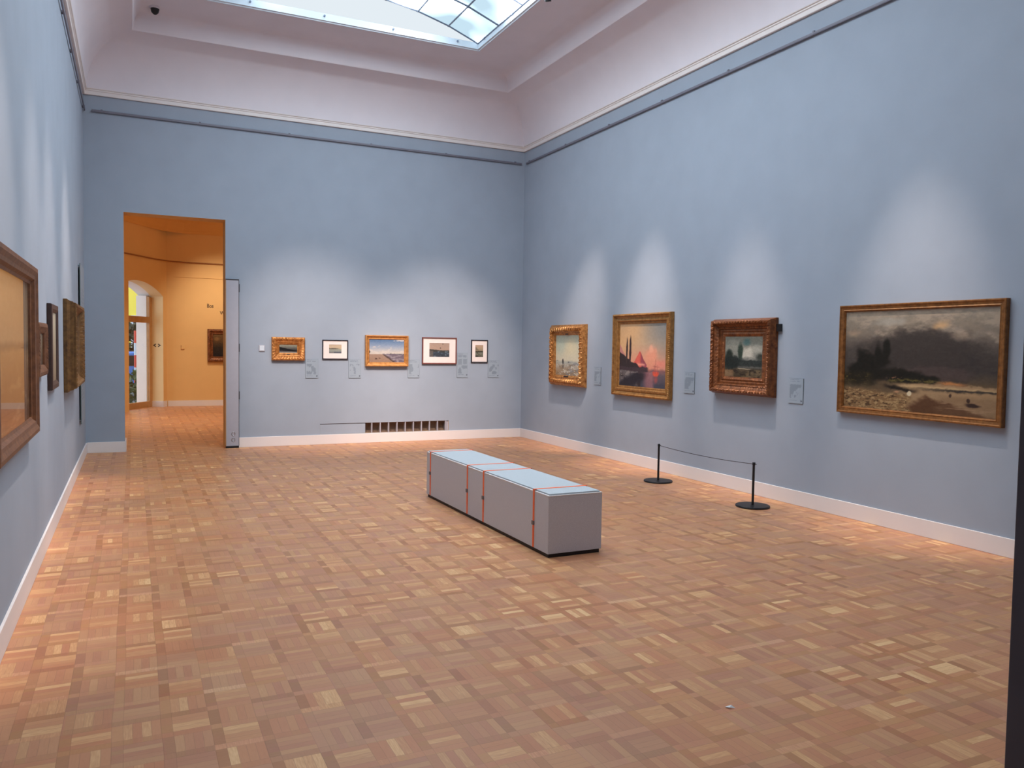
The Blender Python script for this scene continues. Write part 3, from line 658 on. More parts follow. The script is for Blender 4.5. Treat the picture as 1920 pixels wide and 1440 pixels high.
# trees and bushes
for x, y, rx, ry, k in ((0.27, 0.50, 0.075, 0.17, 4), (0.305, 0.60, 0.03, 0.10, 12), (0.245, 0.58, 0.025, 0.09, 13), (0.13, 0.47, 0.05, 0.13, 5), (0.19, 0.44, 0.07, 0.14, 14), (0.10, 0.38, 0.10, 0.10, 15), (0.22, 0.34, 0.22, 0.10, 6), (0.46, 0.36, 0.09, 0.06, 16), (0.42, 0.325, 0.2, 0.045, 7), (0.58, 0.325, 0.1, 0.03, 8)):
    p.blob(x, y, rx, ry, (28, 27, 21), 0.5, 1, k, 0.65)
p.mix(S(0.40 - p.v, 0, 0.05) * S(p.v, 0.2, 0.26) * S(0.24 - p.u, 0, 0.06) * (0.45 + 0.4 * S(n4, 0.5, 0.68)), (48, 42, 24)); p.mix(S(0.38 - p.v, 0, 0.06) * S(p.v, 0.26, 0.3) * S(0.22 - p.u, 0, 0.06) * S(n4, 0.54, 0.7) * 0.7, (112, 96, 52))
p.mix(np.exp(-((bank - 0.305)/0.016)**2) * S(p.u, 0.3, 0.36) * S(0.68 - p.u, 0, 0.06) * S(n4, 0.44, 0.62), (104, 94, 50)); p.mix(np.exp(-((bank - 0.33)/0.010)**2) * S(p.u, 0.3, 0.34) * S(0.44 - p.u, 0, 0.04) * S(n4, 0.5, 0.6), (150, 108, 84))
p.blob(0.475, 0.185, 0.018, 0.026, (226, 212, 178), 0.3, 1, 24, 0.3); p.blob(0.385, 0.19, 0.03, 0.018, (196, 146, 110), 0.5, 0.9, 25, 0.6); p.blob(0.87, 0.11, 0.045, 0.018, (48, 34, 32), 0.5, 0.9, 26, 0.6); p.blob(0.735, 0.19, 0.01, 0.022, (64, 46, 38), 0.4, 0.9, 27, 0.4); p.blob(0.84, 0.15, 0.012, 0.022, (56, 40, 34), 0.4, 0.9, 28, 0.4)
p.strokes(7, 60, 60)
picture('largest right wall painting, dark storm cloud over river bank, brown gilt frame', 'right', 5.635, 4.0, 1.018, 2.043,
        [(0, 0.002), (0, 0.046), (0.005, 0.051), (0.014, 0.051), (0.020, 0.044), (0.042, 0.040), (0.050, 0.043), (0.056, 0.036), (0.062, 0.026), (0.062, 0.002)],
        G_flat, p, None, 1, 0.062, 0.022)

# --- end wall pictures, left to right
p = Pic(60, 34, 5, (150, 150, 130))
p.grad([(0, (150, 140, 120)), (0.2, (44, 40, 44)), (0.3, (54, 50, 52)), (1, (160, 160, 140))]); p.mix(S(0.72 - p.u * 0.45 + 0.05 * p.n(8, 2, 1) - p.v, 0, 0.04) * S(p.v - 0.36 + 0.3 * p.u, 0, 0.05), (22, 20, 22)); p.mix((p.v < 0.16) * 0.8, (150, 146, 140)); p.strokes(14)
G_f1 = gilt('warm_carved_gilding', srgb(122, 66, 28), srgb(206, 142, 78), 0.4, 0.45)
picture('small dark landscape in a wide ornate gold frame, beside the wall switch', 'back', 1.922, 2.426, 1.333, 1.695,
        [(0, 0.002), (0, 0.045), (0.008, 0.055), (0.02, 0.06), (0.04, 0.055), (0.06, 0.045), (0.068, 0.038), (0.076, 0.044), (0.086, 0.040), (0.094, 0.030), (0.10, 0.036), (0.118, 0.022), (0.118, 0.002)],
        G_f1, p, acanthus(0.010, 0.05, {2: 0.6, 3: 1, 4: 1, 5: 0.5}, 0.4, 8), 70, 0.118, 0.020, plate=[(0, -0.088, 0.05, 0.040)])

p = Pic(40, 30, 6, (200, 180, 150)); p.grad([(0, (110, 104, 104)), (0.25, (150, 156, 150)), (0.5, (168, 168, 148)), (0.56, (206, 184, 154)), (1, (208, 186, 158))]); p.mix((abs(p.v - 0.56 + 0.05 * p.n(6, 2, 1)) < 0.06) * S(0.9 - p.u, 0, 0.4), (110, 102, 92)); p.mix((p.v < 0.2) * (p.u > 0.4) * 0.8, (86, 92, 104)); p.strokes(12)
picture('small pale watercolour in wide white mount and thin black frame, second from the doorway', 'back', 2.702, 3.113, 1.354, 1.665,
        [(0, 0.002), (0, 0.022), (0.003, 0.025), (0.012, 0.025), (0.015, 0.022), (0.015, 0.002)], W_navy, p, matboard=(0.014, (-0.098, 0.100, -0.058, 0.080)), cp=0.014, cat='picture')

p = Pic(100, 66, 7, (120, 140, 170)); p.grad([(0, (150, 122, 104)), (0.34, (158, 132, 116)), (0.37, (200, 190, 174)), (0.5, (186, 184, 184)), (0.68, (146, 160, 180)), (1, (84, 116, 156))])
cl = p.n(6, 8, 1, 5, 0.6); p.mix(S(cl - (p.v - 0.55) * 1.4, 0.42, 0.62) * (p.v > 0.36) * 0.9, (204, 196, 188)); p.mix(S(cl + (p.u - 0.9), 0.3, 0.5) * (p.v > 0.92) * 0.9, (206, 200, 196))
sea = S(p.u - 0.34 - (0.37 - p.v) * 0.9, 0, 0.08) * (p.v < 0.37); p.mix(sea, (112, 100, 112)); p.mix(sea * S(p.n(10, 30, 2), 0.5, 0.65) * 0.8, (158, 150, 154)); p.mix((abs(p.u - 0.38 - (0.37 - p.v) * 0.95) < 0.035) * (p.v < 0.34) * 0.8, (78, 62, 58)); p.mix((abs(p.v - 0.365) < 0.012) * (p.u > 0.6) * 0.9, (60, 58, 66))
p.blob(0.2, 0.16, 0.04, 0.05, (84, 60, 52), 0.4, 0.9, 1); p.blob(0.30, 0.18, 0.03, 0.03, (100, 76, 64), 0.4, 0.8, 2); p.blob(0.01, 0.46, 0.025, 0.07, (40, 36, 40), 0.3, 1, 3); p.strokes(10)
picture('beach painting with blue cloudy sky in ochre gold frame, centre of end wall', 'back', 3.392, 4.113, 1.246, 1.754,
        [(0, 0.002), (0, 0.058), (0.004, 0.066), (0.014, 0.068), (0.020, 0.060), (0.050, 0.036), (0.056, 0.038), (0.068, 0.026), (0.068, 0.002)], W_ochre, p, inset=0.068, cp=0.022)

p = Pic(70, 50, 8, (190, 160, 140)); p.grad([(0, (60, 66, 72)), (0.38, (64, 76, 88)), (0.46, (70, 68, 66)), (0.5, (184, 156, 138)), (1, (176, 152, 136))], 0); p.mix((p.v < 0.56 - 0.14 * p.u) * (p.v > 0.4 - 0.1 * p.u) * 0.9, (66, 66, 62)); p.mix((p.v < 0.42) * S(p.n(10, 14, 1), 0.5, 0.66) * 0.7, (120, 138, 152)); p.mix((p.v < 0.45) * (p.u < 0.2) * 0.7, (110, 100, 90)); p.blob(0.55, 0.64, 0.035, 0.03, (70, 60, 60), 0.4, 1, 1); p.blob(0.67, 0.92, 0.035, 0.03, (80, 70, 66), 0.4, 1, 2); p.strokes(12)
picture('rough sea picture in cream mount and thin reddish brown frame, end wall', 'back', 4.362, 4.980, 1.288, 1.738,
        [(0, 0.002), (0, 0.030), (0.003, 0.034), (0.015, 0.034), (0.020, 0.026), (0.020, 0.002)], W_red, p, matboard=(0.018, (-0.180, 0.178, -0.105, 0.130)), cp=0.018, cat='picture')

p = Pic(34, 48, 9, (180, 160, 140)); p.grad([(0, (96, 92, 78)), (0.3, (130, 130, 116)), (0.42, (112, 112, 98)), (0.5, (150, 136, 112)), (0.7, (176, 154, 128)), (1, (196, 164, 138))]); p.mix((abs(p.v - 0.45) < 0.04) * 1.0, (52, 46, 40)); p.mix((p.v > 0.55) * S(0.95 - p.u * 0.7 - p.v, 0, 0.1) * 0.8, (122, 110, 92)); p.mix((p.v < 0.4) * S(p.n(8, 12, 1), 0.5, 0.66) * 0.8, (70, 70, 60)); p.blob(0.2, 0.04, 0.2, 0.06, (40, 38, 32), 0.5, 1, 2); p.strokes(12)
picture('small upright picture in white mount and thin black frame, nearest the room corner', 'back', 5.250, 5.563, 1.316, 1.709,
        [(0, 0.002), (0, 0.022), (0.003, 0.025), (0.012, 0.025), (0.016, 0.022), (0.016, 0.002)], W_navy, p, matboard=(0.014, (-0.078, 0.070, -0.100, 0.108)), cp=0.014, cat='picture')

# --- left wall pictures, near to far
p = Pic(180, 120, 10, (170, 140, 110)); p.grad([(0, (128, 92, 66)), (0.3, (150, 116, 84)), (0.5, (176, 144, 106)), (0.54, (120, 112, 96)), (0.58, (186, 164, 132)), (1, (170, 148, 118))]); p.mix((p.v < 0.5) * S(p.n(5, 14, 1), 0.45, 0.65) * 0.7, (196, 164, 122)); p.strokes(10)
picture('large glazed beach painting in broad brown wood frame, nearest on left wall', 'left', 4.27, 5.992, 1.0, 2.055,
        [(0, 0.002), (0, 0.058), (0.006, 0.064), (0.030, 0.066), (0.055, 0.054), (0.075, 0.050), (0.090, 0.032), (0.105, 0.026), (0.105, 0.002)], W_brown, p, inset=0.105, cp=0.014, glass=True)
p = Pic(40, 30, 11, (110, 90, 70)); p.grad([(0, (70, 52, 36)), (0.5, (110, 90, 66)), (1, (140, 130, 110))]); p.strokes(16)
picture('small brown framed painting on left wall, partly behind the large glazed one', 'left', 6.20, 6.80, 1.343, 1.717,
        [(0, 0.002), (0, 0.04), (0.010, 0.046), (0.03, 0.05), (0.05, 0.04), (0.07, 0.03), (0.075, 0.02), (0.075, 0.002)], W_brown, p, acanthus(0.005, 0.03, {2: 1, 3: 1}, 0.3, 4), 40, 0.075, 0.018)
p = Pic(50, 60, 12, (190, 180, 160)); p.grad([(0, (140, 124, 100)), (0.5, (176, 164, 140)), (1, (196, 190, 170))]); p.strokes(10)
picture('upright pale picture in a dark wooden frame, middle of the left wall', 'left', 7.26, 7.85, 1.195, 1.887,
        [(0, 0.002), (0, 0.030), (0.006, 0.038), (0.04, 0.040), (0.055, 0.032), (0.065, 0.026), (0.070, 0.002)], W_dark, p, inset=0.067, cp=0.022, cat='picture')
p = Pic(50, 40, 13, (90, 80, 60)); p.grad([(0, (60, 50, 36)), (0.5, (90, 80, 60)), (1, (150, 140, 120))]); p.strokes(16)
picture('painting in very deep stepped gold frame with beaded rim, far end of left wall', 'left', 8.88, 10.32, 1.085, 2.0,
        [(0, 0.002), (0, 0.034), (0.004, 0.040), (0.018, 0.060), (0.024, 0.084), (0.034, 0.088), (0.036, 0.108), (0.048, 0.116), (0.066, 0.114), (0.085, 0.10), (0.11, 0.07), (0.14, 0.055), (0.17, 0.04), (0.17, 0.002)],
        G_deep, p, acanthus(0.010, 0.05, {7: 1, 8: 1, 9: 0.6}, 0.3, 6), 110, 0.17, 0.03)

# --- picture in the yellow room
p = Pic(60, 60, 14, (70, 54, 40)); p.grad([(0, (36, 32, 34)), (0.4, (50, 42, 34)), (0.7, (96, 70, 42)), (1, (110, 84, 52))]); p.blob(0.15, 0.8, 0.12, 0.1, (140, 104, 64), 0.7, 0.8, 1); p.strokes(16)
picture('dark painting in deep brown carved frame on yellow wall of the next room', 'far', 1.678, 2.52, 1.11, 1.925,
        [(0, 0.002), (0, 0.06), (0.012, 0.075), (0.04, 0.08), (0.07, 0.06), (0.09, 0.05), (0.12, 0.05), (0.13, 0.036), (0.135, 0.002)], G_dark, p, acanthus(0.012, 0.06, {2: 0.7, 3: 1, 4: 0.8}, 0.35, 9), 60, 0.132, 0.03)

# ------------------------------------------------------------------ wall labels
def label_pic(w, h, seed, top, blocks=False, base=(160, 173, 186)):
    p = Pic(w, h, seed, base); ink = (132, 145, 157); r = np.random.RandomState(seed)
    vt = 0.97
    p.mix((abs(p.v - 0.955) < 0.012) * (p.u > 0.12) * (p.u < 0.12 + 0.35 + 0.3 * r.rand()), ink); p.mix((abs(p.v - 0.885) < 0.014) * (p.u > 0.12) * (p.u < 0.8) * (p.n(14, 2, 1) > 0.42) * 0.9, ink)
    if blocks:
        for (a, b, c, d) in ((0.1, 0.42, 0.83, 0.92), (0.56, 0.85, 0.83, 0.92), (0.1, 0.45, 0.53, 0.76), (0.56, 0.92, 0.55, 0.76)):
            p.mix((p.u > a) * (p.u < b) * (p.v > c) * (p.v < d) * (0.45 + 0.5 * ((p.v * h / 2).astype(int) % 2)), ink)
        m0, m1 = 0.17, 0.50
    else: m0, m1 = 0.20, 0.76
    land = (p.n(3.4, 3.4, 5, 4, 0.55) + 0.20 * (0.5 - p.u) > 0.50) * (p.v > m0) * (p.v < m1) * (p.u > 0.1) * (p.u < 0.95); p.mix(land * 0.8, ink)
    p.mix((abs(p.v - 0.12) < 0.014) * (p.u > 0.1) * (p.u < 0.6) * 0.7, ink); d = ((p.u - 0.9) * w)**2 + ((p.v - 0.11) * h)**2; p.mix((d < (0.045 * w)**2 * 1.3) * 1.0, (84, 90, 102))
    return p
def wall_label(wall, a0, a1, z0, z1, label, seed, blocks=False):
    f, rz = WALLS[wall]; w, h = abs(a1 - a0), z1 - z0
    r = thing('wall_label', label, 'label', f((a0+a1)/2, (z0+z1)/2), rz, 'wall labels beside the pictures')
    canvas_obj('printed_face', label_pic(40, int(40 * h / w), seed, 0, blocks), w - 0.003, h - 0.003, 0.0085, r, M_print, 0.0015)
    MB().box(-w/2, w/2, -0.0068, -0.0005, -h/2, h/2).build('acrylic_plate', M_acryl, r)
    return r
M_acryl = plain('grey_green_acrylic_edge', srgb(112, 126, 132), 0.2, 0, 0.03)
for a, b_, zt, s, bl, tx in ((2.440, 2.640, 1.357, 21, False, 'grey wall label right of the small ornate gold frame by the switch'), (3.126, 3.326, 1.357, 24, False, 'grey wall label between the black framed watercolour and the beach painting'),
        (4.122, 4.324, 1.357, 23, False, 'grey wall label between the ochre framed beach painting and the rough sea picture'), (4.996, 5.196, 1.480, 26, True, 'taller grey wall label with columns of text, right of the rough sea picture'),
        (5.577, 5.785, 1.357, 25, False, 'grey wall label right of the small upright picture, nearest the corner')):
    wall_label('back', a, b_, 1.055, zt, tx, s, bl)
for a, b_, s, tx in ((10.238, 10.04, 30, 'grey wall label between the misty shore and the sunset coast paintings'), (8.077, 7.867, 31, 'grey wall label between the sunset coast painting and the small river painting'), (6.311, 6.108, 32, 'grey wall label left of the largest right wall painting')):
    wall_label('right', a, b_, 1.055, 1.318, tx, s)
tp = thing('text_panel', 'tall pale acrylic text panel on the left wall by the far corner', 'sign', (XL, 11.69, 1.55), math.pi/2)
tpp = Pic(60, 150, 40, (160, 172, 184)); tpp.mix((tpp.u > 0.1) * (tpp.u < 0.85) * (tpp.v < 0.85) * (tpp.v > 0.15) * ((tpp.v * 75).astype(int) % 2) * 0.35, (126, 138, 150))
canvas_obj('printed_face', tpp, 0.78, 2.0, 0.026, tp, M_print, 0.002); MB().box(-0.392, 0.392, -0.0238, -0.016, -1.002, 1.002).build('acrylic_plate', plain('green_acrylic', srgb(92, 108, 108), 0.2), tp)
for x in (-0.36, 0.36):
    for z in (-0.96, 0.96): MB().lathe([(0, -0.0158), (0.008, -0.0158), (0.008, -0.0005), (0, -0.0005)], (x, 0, z), 12, axis='y').build('standoff', M_chrome, tp)
sw = thing('wall_switch', 'small square grey-white switch left of the ornate gold frame', 'switch', (1.780, YB, 1.518))
MB().box(-0.045, 0.045, -0.012, -0.0005, -0.05, 0.05).build('back_plate', M_grey, sw, bevel=0.003); MB().box(-0.034, 0.034, -0.019, -0.012, -0.038, 0.038).build('rocker', M_frosty, sw, bevel=0.003)

# ------------------------------------------------------------------ yellow room beyond the doorway
M_outer = paint_mat('white_outer_reveal', srgb(238, 238, 236), 0.8)
wdir = Vector((0.517, 0.856, 0)); ndir = Vector((-0.856, 0.517, 0)); Rp = Vector((0.655, 21.21, 0)); YZ = 4.80
WD = 0.31
def aw(s, d, z): q = Rp + wdir * s + ndir * d; return (q.x, q.y, z)
S_END = (21.35 - Rp.y) / wdir.y; S_ST = -7.45; A0 = -1.45
def arch_z(s): return 2.69 + 0.30 * (1 - ((s + 1.08) / 1.08) ** 2)
wy = MB(); ss = [A0 + (0 - A0) * k / 24 for k in range(25)]
for d, m in ((0, 0), (WD * 2, 0)):
    wy.quad([aw(S_ST, d, 0), aw(A0, d, 0), aw(A0, d, YZ), aw(S_ST, d, YZ)], m); wy.quad([aw(0, d, 0), aw(S_END, d, 0), aw(S_END, d, YZ), aw(0, d, YZ)], m)
    for a, b_ in zip(ss, ss[1:]): wy.quad([aw(a, d, arch_z(a)), aw(b_, d, arch_z(b_)), aw(b_, d, YZ), aw(a, d, YZ)], m)
for a, b_ in zip(ss, ss[1:]):
    wy.quad([aw(a, 0, arch_z(a)), aw(b_, 0, arch_z(b_)), aw(b_, WD, arch_z(b_)), aw(a, WD, arch_z(a))], 1)
    wy.quad([aw(a, WD, arch_z(a)), aw(b_, WD, arch_z(b_)), aw(b_, 2*WD, arch_z(b_)), aw(a, 2*WD, arch_z(a))], 2)
for s in (A0, 0): wy.quad([aw(s, 0, 0), aw(s, 2*WD, 0), aw(s, 2*WD, arch_z(s)), aw(s, 0, arch_z(s))], 1)
struct(wy.build('wall_yellow_window_side', [M_yellow, M_cream, M_outer], fix=False))
wb = MB().box(0.735, 6.6, 21.35, 21.55, 0, YZ).build('wall_yellow_far', M_yellow); struct(wb)
struct(MB().box(6.0, 6.2, YB + WT, 21.35, 0, YZ).build('wall_yellow_right', M_yellow))
q = aw(S_ST, 0, 0); struct(MB().box(q[0] - 0.1, q[0] + 0.05, YB + WT, q[1] + 0.1, 0, YZ).build('wall_yellow_left', M_yellow))
struct(MB().box(q[0] - 0.1, XL - 0.3, YB + WT - 0.1, YB + WT, 0, YZ).build('wall_yellow_near', M_yellow))
struct(MB().box(q[0] - 0.1, 6.4, YB + WT, 22.3, YZ, YZ + 0.1).build('ceiling_yellow_room', M_cream))
# cove of that room: sweeps along the window wall and the far wall
cv = MB(); pf = [(0.0, 4.26), (0.02, 4.26), (0.03, 4.30), (0.06, 4.34), (0.14, 4.50), (0.30, 4.66), (0.42, 4.70), (0.42, 4.80)]
path = []
for s in (S_ST, -4, -2, -0.6): path.append((Vector(aw(s, 0, 0)), -ndir))
for k in range(1, 6):
    t = k / 6; a = Vector(aw(-0.6, 0, 0)); c = Vector((0.735, 21.35, 0)); e_ = Vector((1.3, 21.35, 0))
    path.append(((a*(1-t)**2 + c*2*t*(1-t) + e_*t*t), (-ndir*(1-t) + Vector((0,-1,0))*t).normalized()))
path += [(Vector((1.3, 21.35, 0)), Vector((0,-1,0))), (Vector((6.0, 21.35, 0)), Vector((0,-1,0)))]
cv.grid([[p_ + nn * i + Vector((0, 0, z)) for i, z in pf] for p_, nn in path]); struct(cv.build('trim_2', M_cream_y if False else paint_mat('yellow_cove_paint', srgb(222, 170, 98), 0.75, 0.02)))
rl = thing('picture_rail', 'thin dark picture rail curving along the yellow wall of the next room', 'picture rail', (0, 0, 0), 0, None)
MB().tube([p_ + nn * 0.025 + Vector((0, 0, 3.55)) for p_, nn in path if True], 0.016, 8).build('rail_bar', plain('brown_rail', srgb(150, 96, 50), 0.5), rl)
MB().box(0.9, 4.0, 21.335, 21.35 - 0.0004, 3.185, 3.195).build('trim_3', M_yellow); struct(bpy.data.objects['trim_3'])
# its baseboards
M_ybase = M_trimw
def seg_box(mb, s0, s1, d0, d1, z0, z1, m=0):
    A_ = [aw(s0, d0, z0), aw(s1, d0, z0), aw(s1, d1, z0), aw(s0, d1, z0)]; B2 = [aw(s0, d0, z1), aw(s1, d0, z1), aw(s1, d1, z1), aw(s0, d1, z1)]
    mb.grid([A_, B2], m, close_v=True); mb.quad(A_, m); mb.quad(B2, m); return mb
m_ = MB(); seg_box(m_, -0.001, S_END - 0.02, -0.016, 0.0, 0, 0.14); seg_box(m_, -0.016, 0.0, 0.0, WD - 0.03, 0, 0.14); struct(m_.build('baseboard_window_side', M_ybase)); bpy.data.objects['baseboard_window_side']['kind'] = 'structure'
struct(MB().box(0.76, 6.0, 21.334, 21.35, 0, 0.14).build('baseboard_far', M_ybase))
# arched glazed door in the reveal
fb = MB(); D0, D1 = WD - 0.03, WD + 0.04
seg_box(fb, -0.125, -0.001, D0, D1, 0, 2.66); seg_box(fb, A0 + 0.001, A0 + 0.09, D0, D1, 0, 2.8); seg_box(fb, A0 + 0.09, -0.125, D0, D1, 0.0, 0.14); seg_box(fb, A0 + 0.09, -0.125, D0 - 0.015, D1, 2.04, 2.185)
w2 = struct(fb.build('window_2', M_wood))
gp = MB(); seg_box(gp, A0 + 0.09, -0.125, WD, WD + 0.006, 0.14, 2.04); gp.build('door_glass', M_glass, w2)
gp = MB(); ss2 = [s for s in np.linspace(A0 + 0.09, -0.03, 20)]; gp.grid([[aw(s, WD + 0.004, z) for s in ss2] for z in (2.185,)] + [[aw(s, WD + 0.004, arch_z(s) - 0.002) for s in ss2]]); gp.build('fanlight_glass', M_glass, w2, fix=False)
mm = MB(); seg_box(mm, -0.12, -0.002, WD + 0.05, 2*WD, 0.0, 2.70); struct(mm.build('trim_4', M_outer))
# small wall marks of that room
def lettering(txt, x, z, size, label):
    cu = bpy.data.curves.new('t', 'FONT'); cu.body = txt; cu.size = size; cu.extrude = 0.002; cu.offset = 0.0015
    tmp = bpy.data.objects.new('t', cu); C.objects.link(tmp); bpy.context.view_layer.update()
    me = bpy.data.meshes.new_from_object(tmp.evaluated_get(bpy.context.evaluated_depsgraph_get())); bpy.data.objects.remove(tmp)
    me.materials.append(plain('brown_black_lettering', srgb(66, 46, 32), 0.6)); o = bpy.data.objects.new('wall_lettering', me); C.objects.link(o)
    o.location = (x, 21.347, z); o.rotation_euler = (math.pi/2, 0, 0); o.scale = (0.78, 1, 1); return tag(o, label, 'lettering')
lettering('Bos', 1.662, 2.462, 0.135, 'dark letters Bos on the yellow wall above the brown framed painting')
lettering('We', 1.972, 2.29, 0.135, 'dark letters We cut by the doorway edge, below and right of Bos')
sw2 = thing('wall_switch', 'small yellow painted switch box on the yellow wall of the next room', 'switch', (1.105, 21.35, 1.47))
MB().box(-0.04, 0.04, -0.03, -0.0005, -0.05, 0.05).build('switch_box', M_yellow, sw2, bevel=0.003)
ars = thing('direction_sign', 'pair of small dark arrow marks on the cream window reveal', 'sign', aw(0, 0.16, 1.50))
M_vinyl = plain('dark_vinyl', srgb(60, 50, 44), 0.6)
for sgn, c in ((-1, 0.10), (1, 0.22)):
    ar = MB(); o_ = Vector(aw(0, 0.16, 1.50)); Q = lambda d_, z_, e: tuple(Vector(aw(-0.0004 - e, d_, z_)) - o_)
    out = [(c + sgn*0.045, 1.50), (c - sgn*0.035, 1.545), (c - sgn*0.035, 1.520), (c + sgn*0.005, 1.50), (c - sgn*0.035, 1.480), (c - sgn*0.035, 1.455)]
    ar.quad([Q(*p_, 0) for p_ in out]); ar.quad([Q(*p_, 0.002) for p_ in out]); ar.grid([[Q(*p_, e) for p_ in out] for e in (0, 0.002)], close_v=True)
    ar.build('arrow', M_vinyl, ars)

# ------------------------------------------------------------------ outside the arched window
struct(MB().box(-14, 14, 22.4, 60, -0.25, -0.15).build('ground_outside', paint_mat('grey_paving', srgb(96, 96, 94), 0.9)))
def leaves(n, c, rad, mat, name, label, seed, sz=0.09):
    r = np.random.RandomState(seed); mb = MB()
    for k in range(n):
        d = r.randn(3); d /= np.linalg.norm(d); rr_ = r.rand()**0.4; q = np.array(c) + d * np.array(rad) * rr_
        a = r.randn(3); a /= np.linalg.norm(a); b2 = np.cross(a, r.randn(3)); b2 /= np.linalg.norm(b2); s = sz * (0.6 + r.rand())
        mb.quad([q - a*s, q + b2*s*0.4, q + a*s, q - b2*s*0.4])
    root = thing(name, label, name.replace('_', ' ').split()[-1], (c[0], c[1], -0.15))
    o = mb.build('foliage', mat, root, fix=False); o.location = (-c[0], -c[1], 0.15)
    MB().tube([(0,0,0),(0.03,0.02,c[2]*0.5+0.1),(0,0,c[2]+0.15)], 0.03, 8).build('stem', M_wood, root)
M_leaf = plain('green_leaves', srgb(74, 96, 58), 0.6, 0, 0.4, 6); M_leaf2 = plain('dark_leaves', srgb(44, 58, 40), 0.6, 0, 0.4, 6)
leaves(420, (0.12, 23.6, 0.35), (0.5, 0.5, 0.5), M_leaf, 'garden_shrub', 'low green shrub outside the arched window', 5)
leaves(900, (0.35, 32.0, 1.5), (1.6, 1.0, 1.1), M_leaf2, 'street_tree', 'dark leafed tree outside behind the blue car', 6, 0.16)
ca = thing('parked_car', 'blue parked car seen through the arched window', 'car', (-0.6, 28.0, -0.15), 0)
cb = MB(); rows = []
for y, sc_ in ((-0.85, 0.96), (-0.80, 1.0), (0.80, 1.0), (0.85, 0.96)):
    rows.append([(x * sc_, y, 0.35 + (z - 0.35) * sc_) for x, z in ((-2.1, 0.35), (-2.15, 0.7), (-1.9, 0.85), (-1.0, 0.95), (-0.5, 1.38), (0.9, 1.42), (1.5, 1.0), (2.1, 0.9), (2.15, 0.35))])
cb.grid(rows, close_v=True); cb.quad(rows[0]); cb.quad(rows[-1]); cb.build('body', plain('blue_car_paint', srgb(74, 122, 196), 0.25), ca, smooth=False)
for x in (-1.3, 1.35):
    for y in (-0.8, 0.8): MB().lathe([(0, -0.1), (0.3, -0.1), (0.32, 0), (0.3, 0.1), (0, 0.1)], (x, y, 0.32), 24, axis='y').build('wheel', M_black, ca, smooth=True)
MB().box(-0.45, 0.85, -0.86, -0.80, 0.98, 1.3).build('side_window', M_black, ca)
bnr = thing('striped_post', 'red and white post standing outside in front of the blue car', 'post', (0.06, 26.0, -0.15))
for k in range(5): MB().lathe([(0, 0.25 + k*0.36), (0.05, 0.25 + k*0.36), (0.05, 0.61 + k*0.36), (0, 0.61 + k*0.36)], n=16).build('band', plain('red_band', srgb(206, 74, 56), 0.5) if k % 2 == 0 else M_frosty, bnr)
MB().lathe([(0, 0), (0.16, 0), (0.16, 0.05), (0.04, 0.25), (0, 0.25)], n=20).build('base', M_dkgrey, bnr)
bl_ = thing('yellow_building', 'bright yellow building across the street beyond the arched window', 'building', (-1, 40, -0.15))
MB().box(-6, 6, 0, 4, 0, 9).build('facade', paint_mat('yellow_render', srgb(246, 222, 92), 0.8), bl_)
for x in (-3, 0.9, 3.6): 
    for z in (1.2,): 
        wf = MB().box(x, x + 1.2, -0.05, 0.0, z, z + 1.7).build('window_frame', M_frosty, bl_); MB().box(x + 0.1, x + 1.1, -0.06, -0.05, z + 0.1, z + 1.6).build('pane', M_black, wf)

# ------------------------------------------------------------------ spotlights
def spot(loc, target, power, label, angle=34, blend=1.0, col=(1.0, 0.79, 0.67), group='ceiling spotlights', zc=ZC-0.018, radius=0.05):
    r = thing('spotlight', label, 'spotlight', loc, 0, group)
    L = Vector(loc); d = (Vector(target) - L); d.normalize()
    drop = zc - loc[2]
    MB().lathe([(0, drop - 0.0006), (0.045, drop - 0.0006), (0.045, drop - 0.02), (0.03, drop - 0.025), (0, drop - 0.025)], n=24).build('ceiling_plate', M_white, r, smooth=True)
    MB().tube([(0, 0, drop - 0.02), (0, 0, 0)], 0.009, 10).build('stem', M_black, r)
    ax = d.to_track_quat('-Z', 'Y').to_matrix().to_4x4()
    h = MB().lathe([(0, 0.05), (0.028, 0.05), (0.038, 0.02), (0.042, -0.05), (0.038, -0.05), (0.034, -0.035), (0, -0.03)], n=24).build('lamp_head', M_black, r, smooth=True)
    h.matrix_local = ax
    ld = bpy.data.lights.new('spot_beam', 'SPOT'); ld.energy = power; ld.spot_size = math.radians(angle); ld.spot_blend = blend; ld.color = col; ld.shadow_soft_size = radius
    lo = bpy.data.objects.new('spot_beam', ld); C.objects.link(lo); lo.parent = r
    lo.matrix_local = Matrix.Translation(d * 0.06) @ ax
    return r
TX = SX1 + 0.03; TXL = SX0 - 0.03; ZS = 5.985
spot((TX, 9.06, ZS), (XR, 10.98, 0.95), SPOT_W * 0.9, 'black spotlight under the right skylight kerb, nearest the corner', 23)
spot((TX, 8.55, ZS), (XR, 8.98, 0.8), SPOT_W * 0.9, 'black ceiling spotlight above the sunset coast painting', 26)
spot((TX, 6.90, ZS), (XR, 6.98, 0.7), SPOT_W * 0.62, 'black ceiling spotlight above the small river painting', 24)
spot((TX, 4.75, ZS), (XR, 4.85, 0.8), SPOT_W * 0.66, 'black ceiling spotlight above the largest right wall painting', 27)
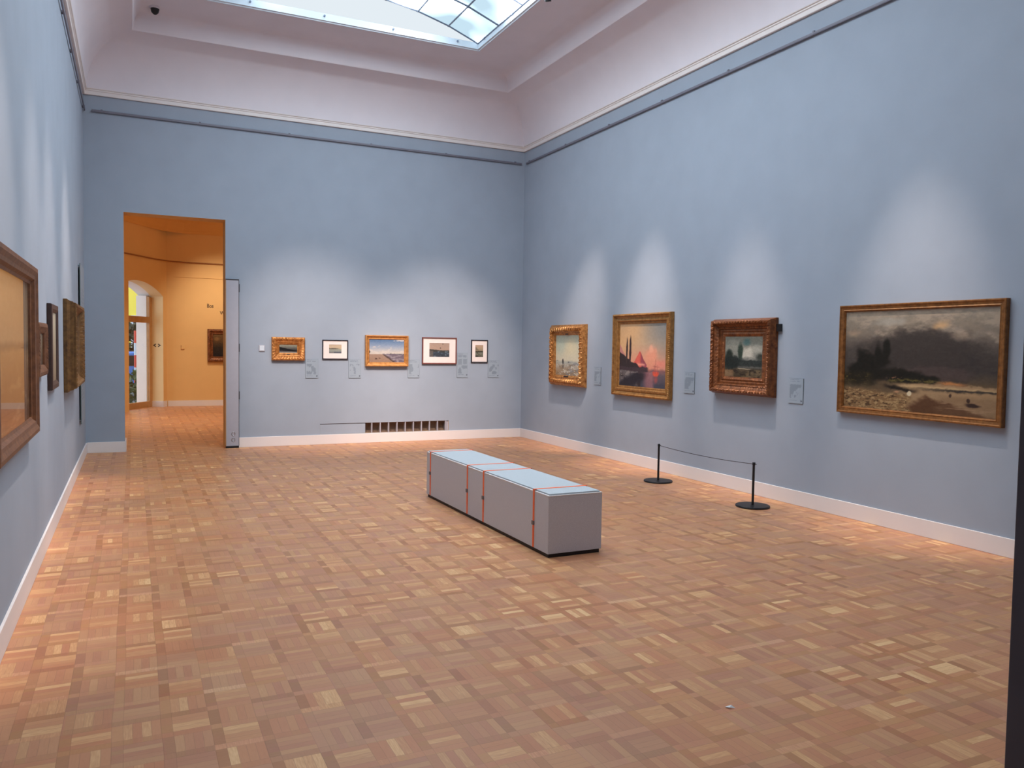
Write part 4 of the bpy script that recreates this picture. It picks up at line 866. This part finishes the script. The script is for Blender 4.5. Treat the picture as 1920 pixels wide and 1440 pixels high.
for k, (y, ty, pw) in enumerate(((4.6, 4.9, 0.85), (6.3, 6.45, 0.7), (7.5, 7.6, 0.8), (9.0, 9.5, 1.0))):
    spot((TXL, y, ZS), (XL, ty, 1.25), SPOT_W * pw * 0.62, 'black ceiling spotlight over the left wall, number %s from the doorway' % ('one', 'two', 'three', 'four')[k], 27)
spot((TXL, 8.2, ZS), (2.9, YB, 0.9), SPOT_W * 1.2, 'black ceiling spotlight aimed at the left end wall pictures', 34)
spot((TX, 8.0, ZS), (4.6, YB, 0.9), SPOT_W * 1.2, 'black ceiling spotlight aimed at the right end wall pictures', 34)
pl0 = thing('fill_lamp', 'added globe fill lamp in the yellow room, out of line with the doorway', 'lamp', (3.2, 17.4, YZ))  # unseen globe, added to brighten the upper yellow walls
MB().tube([(0, 0, -0.0006), (0, 0, -1.0)], 0.01, 8).build('stem', M_black, pl0)
gl_ = NT('fill_lamp_glow'); gl_.b.inputs['Emission Color'].default_value = (1, 0.82, 0.66, 1); gl_.b.inputs['Emission Strength'].default_value = 21
MB().lathe([(0.001, -1.40)] + [(0.2 * math.sin(a), -1.2 - 0.2 * math.cos(a)) for a in np.linspace(0.2, 2.9, 14)] + [(0.001, -1.0)], n=28).build('globe', gl_.mat, pl0, smooth=True)
# small dark ceiling camera in the far left coffer corner
cc = thing('ceiling_camera', 'small black camera dome on the ceiling near the far left corner', 'camera', (0.285, 11.86, ZC))
MB().lathe([(0, -0.0006), (0.065, -0.0006), (0.065, -0.03), (0, -0.03)], n=24).build('base_ring', M_white, cc, smooth=True)
MB().lathe([(0, -0.03), (0.055, -0.03), (0.045, -0.075), (0.02, -0.10), (0, -0.105)], n=24).build('dome', M_black, cc, smooth=True)
# picture spotlight and added floor fill of the yellow room
WARM = (1.0, 0.87, 0.72)
spot((1.9, 18.9, 4.5), (2.1, 21.35, 1.7), YELLOW_SPOT_W * 0.36, 'black spotlight in the yellow room aimed at its dark painting', 72, 1, WARM, None, YZ)
spot((0.9, 17.2, 4.5), (0.9, 17.6, 0.0), YELLOW_SPOT_W * 0.6, 'added black fill spotlight in the yellow room pointing at its floor', 110, 1, WARM, None, YZ)  # fill beam added to lift the room's ambient light
